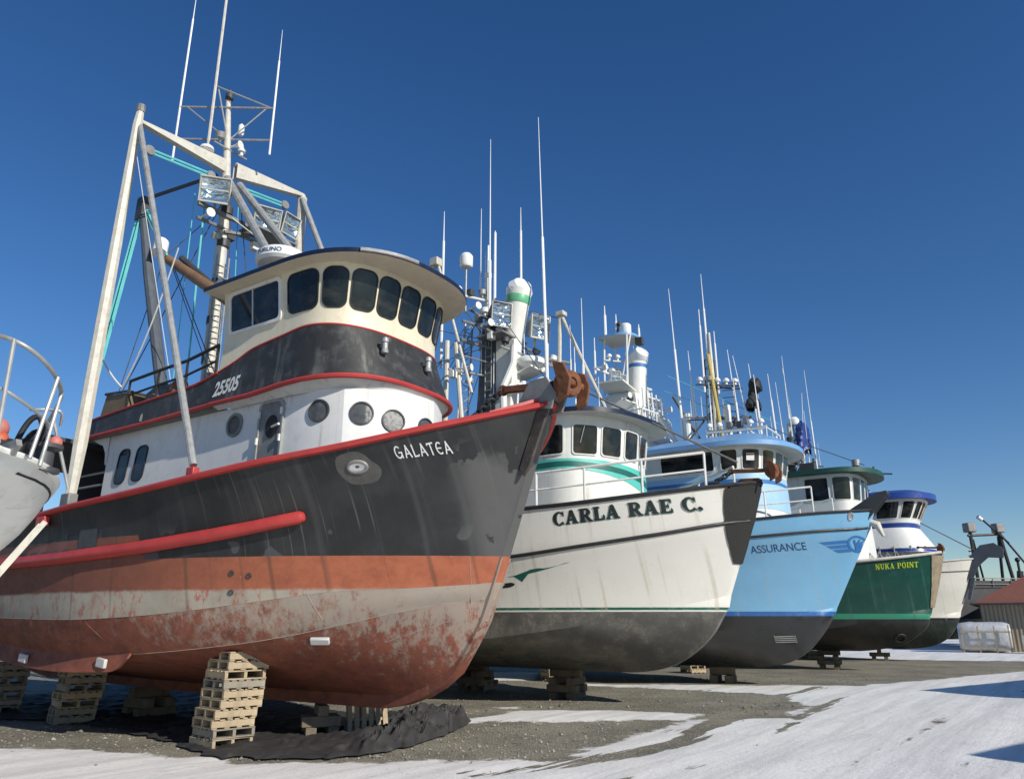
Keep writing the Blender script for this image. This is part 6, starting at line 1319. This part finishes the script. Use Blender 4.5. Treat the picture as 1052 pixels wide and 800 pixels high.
stack(-1.0, 27.1, 2, R(60), 'low pile in shadow under the white boat', 'pallets under the white boat', (0, 0), (1, 0))
stack(1.6, 31.0, 3, R(20), 'pile behind the white boat timbers', 'pallets behind the white boat timbers', (0, 0), (0, 1))
stack(8.0, 36.2, 3, R(25), 'pile beneath the pale blue boat', 'pallets under the pale blue boat', (0, 0), (0, 2))
stack(18.6, 50.6, 3, R(15), 'low pile beneath the dark green boat', 'pallets under the dark green boat', (0, 0), (0, 1))
# wedges of timber on top of the sunlit stack
def timber(p, q, w_, h_, label, grp, m='timber', nm='timber_block'):
    p, q = Vector(p), Vector(q); c = (p + q) / 2; L = (q - p).length; mb = MB(); mb.box((0, 0, 0), (L, w_, h_)); o = mb.build(nm, M[m], bevel=.012); o.location = c
    o.rotation_euler = (q - p).to_track_quat('X', 'Z').to_euler(); return tag(o, label, 'timber', grp)
timber((-5.3, 14.85, 1.665), (-4.65, 15.3, 1.56), .22, .09, 'grey wedge plank lying on top of the sunlit pallet stack', None, 'wood_grey', 'wedge_plank'); timber((-4.85, 15.15, 1.50), (-4.3, 15.55, 1.28), .26, .12, 'dark wedge block tilted under the red hull at the sunlit stack', None, 'timber', 'wedge_block')
def crib(x, y, rz, ztop, boat_, grp, L=.95, th=.22):
    n = max(1, round(ztop / th)); th = ztop / n; c, s_ = math.cos(rz), math.sin(rz)
    for k in range(n):
        z = th * (k + .5); last = k == n - 1
        for j in ((-1, 1) if not (last and n > 1) else (0,)):
            d = (c, s_) if k % 2 else (-s_, c); o = (-s_, c) if k % 2 else (c, s_)
            px, py = x + o[0] * j * .3 * L, y + o[1] * j * .3 * L; jj = random.uniform(-.05, .05)
            side = '' if j == 0 else ('left' if (o[0] * j) < 0 else 'right')
            lv = ['bottom', 'second', 'third', 'fourth'][k] if not last else 'top'
            timber((px - d[0] * (L / 2 + jj), py - d[1] * (L / 2), z), (px + d[0] * (L / 2), py + d[1] * (L / 2 + jj), z), th * 1.05, th * .985, f'{lv} layer {side} timber block under the {boat_}'.replace('  ', ' '), grp)
crib(-3.75, 16.3, R(20), .58, 'keel of the black boat bow', 'keel blocks of the black boat', .7)
crib(1.62, 24.1, R(-28), .80, 'white boat forefoot', 'keel blocks of the white boat'); crib(-1.2, 27.2, R(-34), .80, 'white boat further aft', 'aft keel blocks of the white boat')
crib(7.8, 30.3, R(-25), .56, 'pale blue boat', 'keel blocks of the pale blue boat', .9, .28)
crib(15.3, 39.3, R(-25), .84, 'dark green boat', 'keel blocks of the dark green boat', 1.1); crib(22.0, 48.6, R(-25), .64, 'farthest white boat', 'keel blocks of the farthest boat', 1.1)
crib(-8.6, 19.6, R(-34), .66, 'black boat keel far aft', 'aft keel blocks of the black boat', .9)
# leaning pallet and boards under the bow of the black boat
o = copy_tree(PAL[0]); o.location = (-2.9, 16.6, .22); o.rotation_euler = (R(58), 0, R(18)); tag(o, 'pale pallet leaning on edge behind the crumpled tarp under the black bow', 'pallet'); 
for kk in ('group',):
    if kk in o: del o[kk]
o = copy_tree(PAL[1]); o.location = (-3.4, 16.9, .05); o.rotation_euler = (R(8), R(4), R(60)); tag(o, 'grey pallet lying flat by the keel blocks under the black bow', 'pallet')
if 'group' in o: del o['group']
timber((-4.5, 15.3, 1.40), (-4.05, 15.55, 1.30), .2, .05, 'bright steel shim poking out right of the sunlit pallet stack', None, 'alu', 'steel_shim')

# ================================================================== black ground sheet with a crumpled end
def tarp():
    F = [(-15.5, 20.3), (-11.8, 19.1), (-9.1, 17.85), (-7.0, 16.1), (-5.6, 14.6), (-4.4, 13.45), (-3.4, 13.5), (-2.1, 14.2), (-1.45, 16.0), (-.95, 17.9)]
    K = [(-14, 30), (-11, 28.5), (-9, 26.5), (-7, 24), (-5.5, 22), (-4.4, 20.6), (-3.3, 19.6), (-2.4, 19.1), (-1.6, 18.9), (-.9, 18.5)]
    fx = [pchip([(i, p[0]) for i, p in enumerate(F)]), pchip([(i, p[1]) for i, p in enumerate(F)])]; kx = [pchip([(i, p[0]) for i, p in enumerate(K)]), pchip([(i, p[1]) for i, p in enumerate(K)])]
    n, m = 220, 90; rows = []
    for i in range(n + 1):
        u = 9 * i / n; row = []
        for j in range(m + 1):
            v = j / m; x = fx[0](u) * (1 - v) + kx[0](u) * v; y = fx[1](u) * (1 - v) + kx[1](u) * v
            e1 = .38 * noise.noise((u * 2.3, 0, 2)) + .16 * noise.noise((u * 7, 1, 2)); y += e1 * (1 - v) ** 2; x += .2 * noise.noise((u * 3, 4, 2)) * (1 - v) ** 2
            r1 = 1 - abs(noise.noise((x * .9 + y * .5, y * 1.1 - x * .4, 1.))) * 2; r2 = 1 - abs(noise.noise((x * 3.2 - y * 1.3 + .8 * noise.noise((x, y, 4)), y * .8 + x * .5, 5.))) * 2.4; r3 = 1 - abs(noise.noise((x * 2.2 + y * 5, y * 2. - x * 1.5, 8.))) * 2.4
            cr = max(0, min(1, (u - 5.6) / 1.6)) ** 1.3 * (.35 + .65 * max(0, min(1, (v + .25) / .5))) ; ed = max(0, min(1, min(v, 1 - v) / .06, u / .15, (9 - u) / .25))
            near = max(0., r1 - .62) * .20 * max(0, 1 - v * 1.6) + max(0, r2 - .5) * .07 + max(0, r3 - .6) * .03
            z = .022 + ed * (near + cr * (.05 + max(0, r1) ** 1.5 * .13 + max(0, r2) ** 1.6 * .13 + max(0, r3) ** 1.6 * .07))
            row.append(Vector((x, y, GZ(x, y) + .012 + z)))
        rows.append(row)
    o = MB().grid(rows).build('ground_tarp', M['tarp'], ang=60); tag(o, 'black plastic ground sheet under the black boat with a crumpled heap at its right end', 'tarpaulin')
tarp()

# ================================================================== background: hall, trawler with gantry, wrapped crate, trees
def hall():
    t = thing('yard_building', 'tan metal-sided building with a brown-red hipped roof at the right edge', 'building', (36.9, 63, 0), R(-33))
    mb = MB(); mb.box((12, 8, 1.78), (24, 16, 3.56)); o = mb.build('wall', M['wall_tan'], t, ang=0)
    m = NT('ribbed_tan_siding'); w_ = m.n('ShaderNodeTexWave', wave_type='BANDS', bands_direction='X'); w_.inputs['Scale'].default_value = 1.1; m.l(m.obj, w_.inputs[0])
    m.bump(w_.outputs['Fac'], .6, .05); o.data.materials[0] = m.out(m.mix(m.ss(w_.outputs['Fac'], .2, .5), (.22, .175, .12), (.34, .28, .20)), .6)
    mb = MB(); E = [(-.5, -.5, 3.56), (24.5, -.5, 3.56), (24.5, 16.5, 3.56), (-.5, 16.5, 3.56)]; Rg = [(7.5, 8, 8.2), (16, 8, 8.2)]
    mb.add(E + Rg, [(3, 2, 1, 0), (0, 1, 5, 4), (1, 2, 5), (2, 3, 4, 5), (3, 0, 4)]); rf = mb.build('roof', M['roof_red'], t, ang=0)
    mb = MB(); mb.tube([(-.55, -.55, 3.56), (24.5, -.55, 3.56)], .09, 6); mb.tube([(-.55, -.55, 3.56), (-.55, 16.5, 3.56)], .09, 6); mb.build('gutter', M['dgrey'], rf)
    mb = MB(); mb.box((10, -.03, 1.1), (1.0, .08, 2.15)); mb.build('door', M['dgrey'], t)
hall()
def trawler():
    B = thing('trawler', 'dark trawler with a tall black double gantry far behind the brown-red roof', 'fishing boat', (46.6, 80, 0), R(8))
    sb = ent(3.2, 6, 8, 2.2, .75, .1); H = Hull([(6, sb, pchip([(6, 5.6), (-14, 5.0)])), (5, ent(3.0, 5, 8, 2, .9, .1), pchip([(5, 2.6), (-14, 2.4)])), (4.8, pchip([(4.8, .1), (-14, .15)]), pchip([(4.8, 2.3), (3, .9), (0, .6), (-14, .6)]))], -14)
    H.build('hull', M['dgrey'], B); H.cap('cap_rail', M['black'], B, r=.08)
    H.deck('deck', M['steel_deck'], B, .6)
    mb = MB(); mb.box((2.2, 0, 5.6), (9, 5.2, 1.0)); mb.build('deck_house', M['black'], B, bevel=.03)
    railing(B, [(x, -2.7, 5.2) for x in (-4, -2, 0, 2, 4, 6)], 1.1, M['grey'], .05); 
    D = M['black']
    for x in (-.2, 3.0):
        mb = MB(); mb.tube([(x + (.9 if x > 1 else 0), -1.0, 5), (x, -1.0, 11.3)], .17, 8); mb.build('gantry_post', D, B)
        mb = MB(); mb.box((x, -1.0, 11.4), (.95, .9, .95)); mb.build('gantry_light', M['grey'], B, bevel=.12)
    mb = MB(); mb.tube([(-.5, -1, 10.6), (3.2, -1, 10.8)], .13, 8); mb.tube([(-.8, -1, 8.6), (2.9, -1, 8.9)], .05, 6); mb.tube([(.0, -1, 10.2), (2.6, 1.5, 5)], .1, 8); mb.tube([(3.2, -1, 10.8), (9.0, .5, 5.0)], .1, 8); mb.tube([(4.1, 1, 5), (3.0, -.9, 10.6)], .15, 8); mb.tube([(1.3, -1.2, 12.2), (3.8, -1.2, 9.9)], .10, 8); mb.build('gantry_brace', D, B)
    mb = MB(); mb.lathe((1.2, -1.2, 12.2), [(.001, 0), (.2, .0), (.22, .5), (.001, .52)], (-.8, 0, .6), 12); mb.build('boom_lamp', M['antenna'], B)
    mb = MB(); mb.tube([(5, -.5, 5), (5, -.5, 8.2)], .12, 8); mb.ball((5, -.5, 8.3), .25); mb.tube([(5.1, 0, 5), (5.5, 0, 7.2)], .3, 8); mb.box((6.6, 0, 6), (1.2, 2, 1.6)); mb.build('deck_gear', D, B)
trawler()
def crate():
    t = thing('wrapped_load', 'white shrink-wrapped load behind pale upright stakes near the tan building', 'wrapped load', (34.2, 61.5, 0), R(-30))
    mb = MB(); rows = []
    for i in range(21):
        x = -.15 + 3.4 * i / 20; f = 1 - .12 * (abs(i - 10) / 10) ** 6; rows.append([Vector((x, -.1 + 1.35 * f * math.copysign(abs(math.cos(a)) ** .7, math.cos(a)) + .05 * noise.noise((x, a, 1)), 1.12 + 1.08 * f * math.copysign(abs(math.sin(a)) ** .6, math.sin(a)) + .05 * noise.noise((x * 2, a * 2, 3)))) for a in [2 * math.pi * j / 28 for j in range(29)]])
    mb.grid(rows); mb.add(rows[0], [tuple(range(28))]); mb.add(rows[-1], [tuple(range(28))]); mb.build('wrapping', M['wrap'], t, ang=50)
    for x in (.1, 1.15, 2.2, 3.1): MB().box((x, -1.62, .95 + .1 * (x > 3)), (.09, .06, 1.9)).build('stake', M['wood'], t)
    mb = MB(); mb.box((1.6, -1.68, 1.5), (3.2, .03, .10)); mb.box((1.6, -1.68, .35), (3.2, .03, .10)); mb.build('cross_batten', M['wood'], t)
    t2 = thing('steel_drum', 'pale drum standing at the right end of the shrink-wrapped load', 'drum', (37.9, 59.4, 0)); MB().lathe((0, 0, .02), [(.35, 0), (.36, .02), (.36, .6), (.37, .62), (.36, .64), (.36, 1.2), (.35, 1.22), (.001, 1.2)], n=20).build('barrel', M['wrap'], t2); MB().lathe((.1, 0, 1.22), [(.05, 0), (.05, .03), (.001, .03)], n=10).build('bung', M['dgrey'], t2)
crate()
# small skiff at the right edge
t = thing('skiff', 'pale blue skiff on a dark trailer at the right edge before the building', 'skiff', (37.9, 55.5, 0), R(190))
sb = ent(.95, 0, 2.6, 2, .8, .05); Hs = Hull([(0, sb, pchip([(0, 2.35), (-1, 2.15), (-5, 2.0)])), (-.35, ent(.85, -.35, 2.6, 2, .9, .05), pchip([(-.35, 1.75), (-5, 1.55)])), (-.45, pchip([(-.45, .04), (-5, .05)]), pchip([(-.45, 1.6), (-1.2, 1.3), (-5, 1.2)]))], -5, N=24)
Hs.build('hull', M['ltblue'], t); Hs.cap('gunwale', M['antenna'], t, r=.05); Hs.deck('deck', M['alu'], t, .25)
mb = MB(); mb.bar((-4.6, .5, .9), (-.2, .1, 1.0), .1, .1); mb.bar((-4.6, -.5, .9), (-.2, -.1, 1.0), .1, .1); mb.bar((-3, -.9, .6), (-3, .9, .6), .1, .1); mb.build('trailer_frame', M['dgrey'], t)
for y in (-.95, .95): MB().lathe((-3, y - .1, .42), [(.2, 0), (.4, .0), (.42, .05), (.42, .17), (.4, .22), (.2, .22)], (0, 1, 0), 20).build('wheel', M['rubber'], t)
# bare trees
def tree(x, y, h, seed, label):
    rnd = random.Random(seed); t = thing('bare_tree', label, 'tree', (x, y, 0)); mb = MB()
    def grow(mbx, p, d, L, r, k):
        q = p + d * L; mbx.tube([p, p.lerp(q, .5) + Vector((rnd.uniform(-1, 1), rnd.uniform(-1, 1), 0)) * L * .05, q], [r, r * .85, r * .62], 5 if k else 7)
        if k < 5:
            for _ in range(3 if k < 4 else 2):
                e = (d + Vector((rnd.uniform(-1, 1), rnd.uniform(-1, 1), rnd.uniform(-.1, .7))) * (.55 + .06 * k)).normalized(); grow(cr if k >= 1 else mbx if False else cr, p.lerp(q, rnd.uniform(.55, 1)), e, L * rnd.uniform(.6, .8), r * .55, k + 1)
    cr = MB(); grow(mb, Vector((0, 0, -.1)), Vector((0, 0, 1)), h * .32, h * .022, 0)
    mb.build('trunk', M['bark'], t); cr.build('branches', M['bark'], t)
tree(62, 90, 13, 3, 'bare leafless tree at the right edge beyond the brown-red roof'); tree(44.5, 100, 9.5, 5, 'distant bare tree showing between the gantry posts')
tree(41.0, 100, 9, 8, 'distant bare tree behind the grey bow arm of the farthest boat')
# neighbouring sheds off to the right whose shadows fall across the snow
def shed(nm, label, x, y, L, D, h, m):
    t = thing(nm, label, 'building', (x, y, 0), math.atan2(.6, .8)); mb = MB(); mb.box((L / 2, -D / 2, h / 2), (L, D, h)); mb.build('wall', M[m], t, ang=0)
    mb = MB(); mb.slab([(-.0, -D, h), (-.0, 0, h), (0, -D / 2, h + D * .14)], (L, 0, 0)); mb.build('roof', M['grey'], t, ang=0)
shed('storage_shed', 'long grey storage shed beyond the right edge near the camera', 14.0, 7.7, 30, 12, 5.0, 'wall_grey')
shed('storage_shed', 'second grey shed farther along beyond the right edge', 19.7, 20.2, 24, 9, 5.1, 'wall_tan')

# loose stones on the bare gravel
def stones():
    rnd = random.Random(11); mb = MB(); n = 0
    while n < 5200:
        y = 11.5 + 24 * rnd.random() ** 1.7; x = rnd.uniform(-.62, .5) * y
        f = max(float(sdist(np.array([x]), np.array([y]), p)[0]) for p in SNOW)
        if f > -.15 and rnd.random() > .05: continue
        r = rnd.uniform(.010, .030) * (1 + (rnd.random() < .05) * 1.2); c = Vector((x, y, GZ(x, y) + r * .25)); a = rnd.uniform(0, 6.3); q = Matrix.Rotation(a, 3, 'Z')
        P = [q @ Vector((r * d[0] * rnd.uniform(.7, 1.3), r * d[1] * rnd.uniform(.6, 1.1), r * d[2] * rnd.uniform(.5, .9))) for d in ((1, 0, 0), (-1, 0, 0), (0, 1, 0), (0, -1, 0), (0, 0, 1), (0, 0, -1))]
        mb.add([c + p for p in P], [(0, 2, 4), (2, 1, 4), (1, 3, 4), (3, 0, 4), (2, 0, 5), (1, 2, 5), (3, 1, 5), (0, 3, 5)]); n += 1
    me = bpy.data.meshes.new('gravel_stones'); me.from_pydata([tuple(v) for v in mb.v], [], mb.f); t = NT('loose_stone'); me.materials.append(t.out(t.mix(t.ss(t.noise(t.obj, 3.3, 2), .35, .65), (.10, .095, .08), (.36, .34, .29)), .9))
    o = bpy.data.objects.new('gravel_stones', me); C.objects.link(o); tag(o, 'loose grey stones scattered over the bare gravel', 'stones', kind='stuff')
stones()
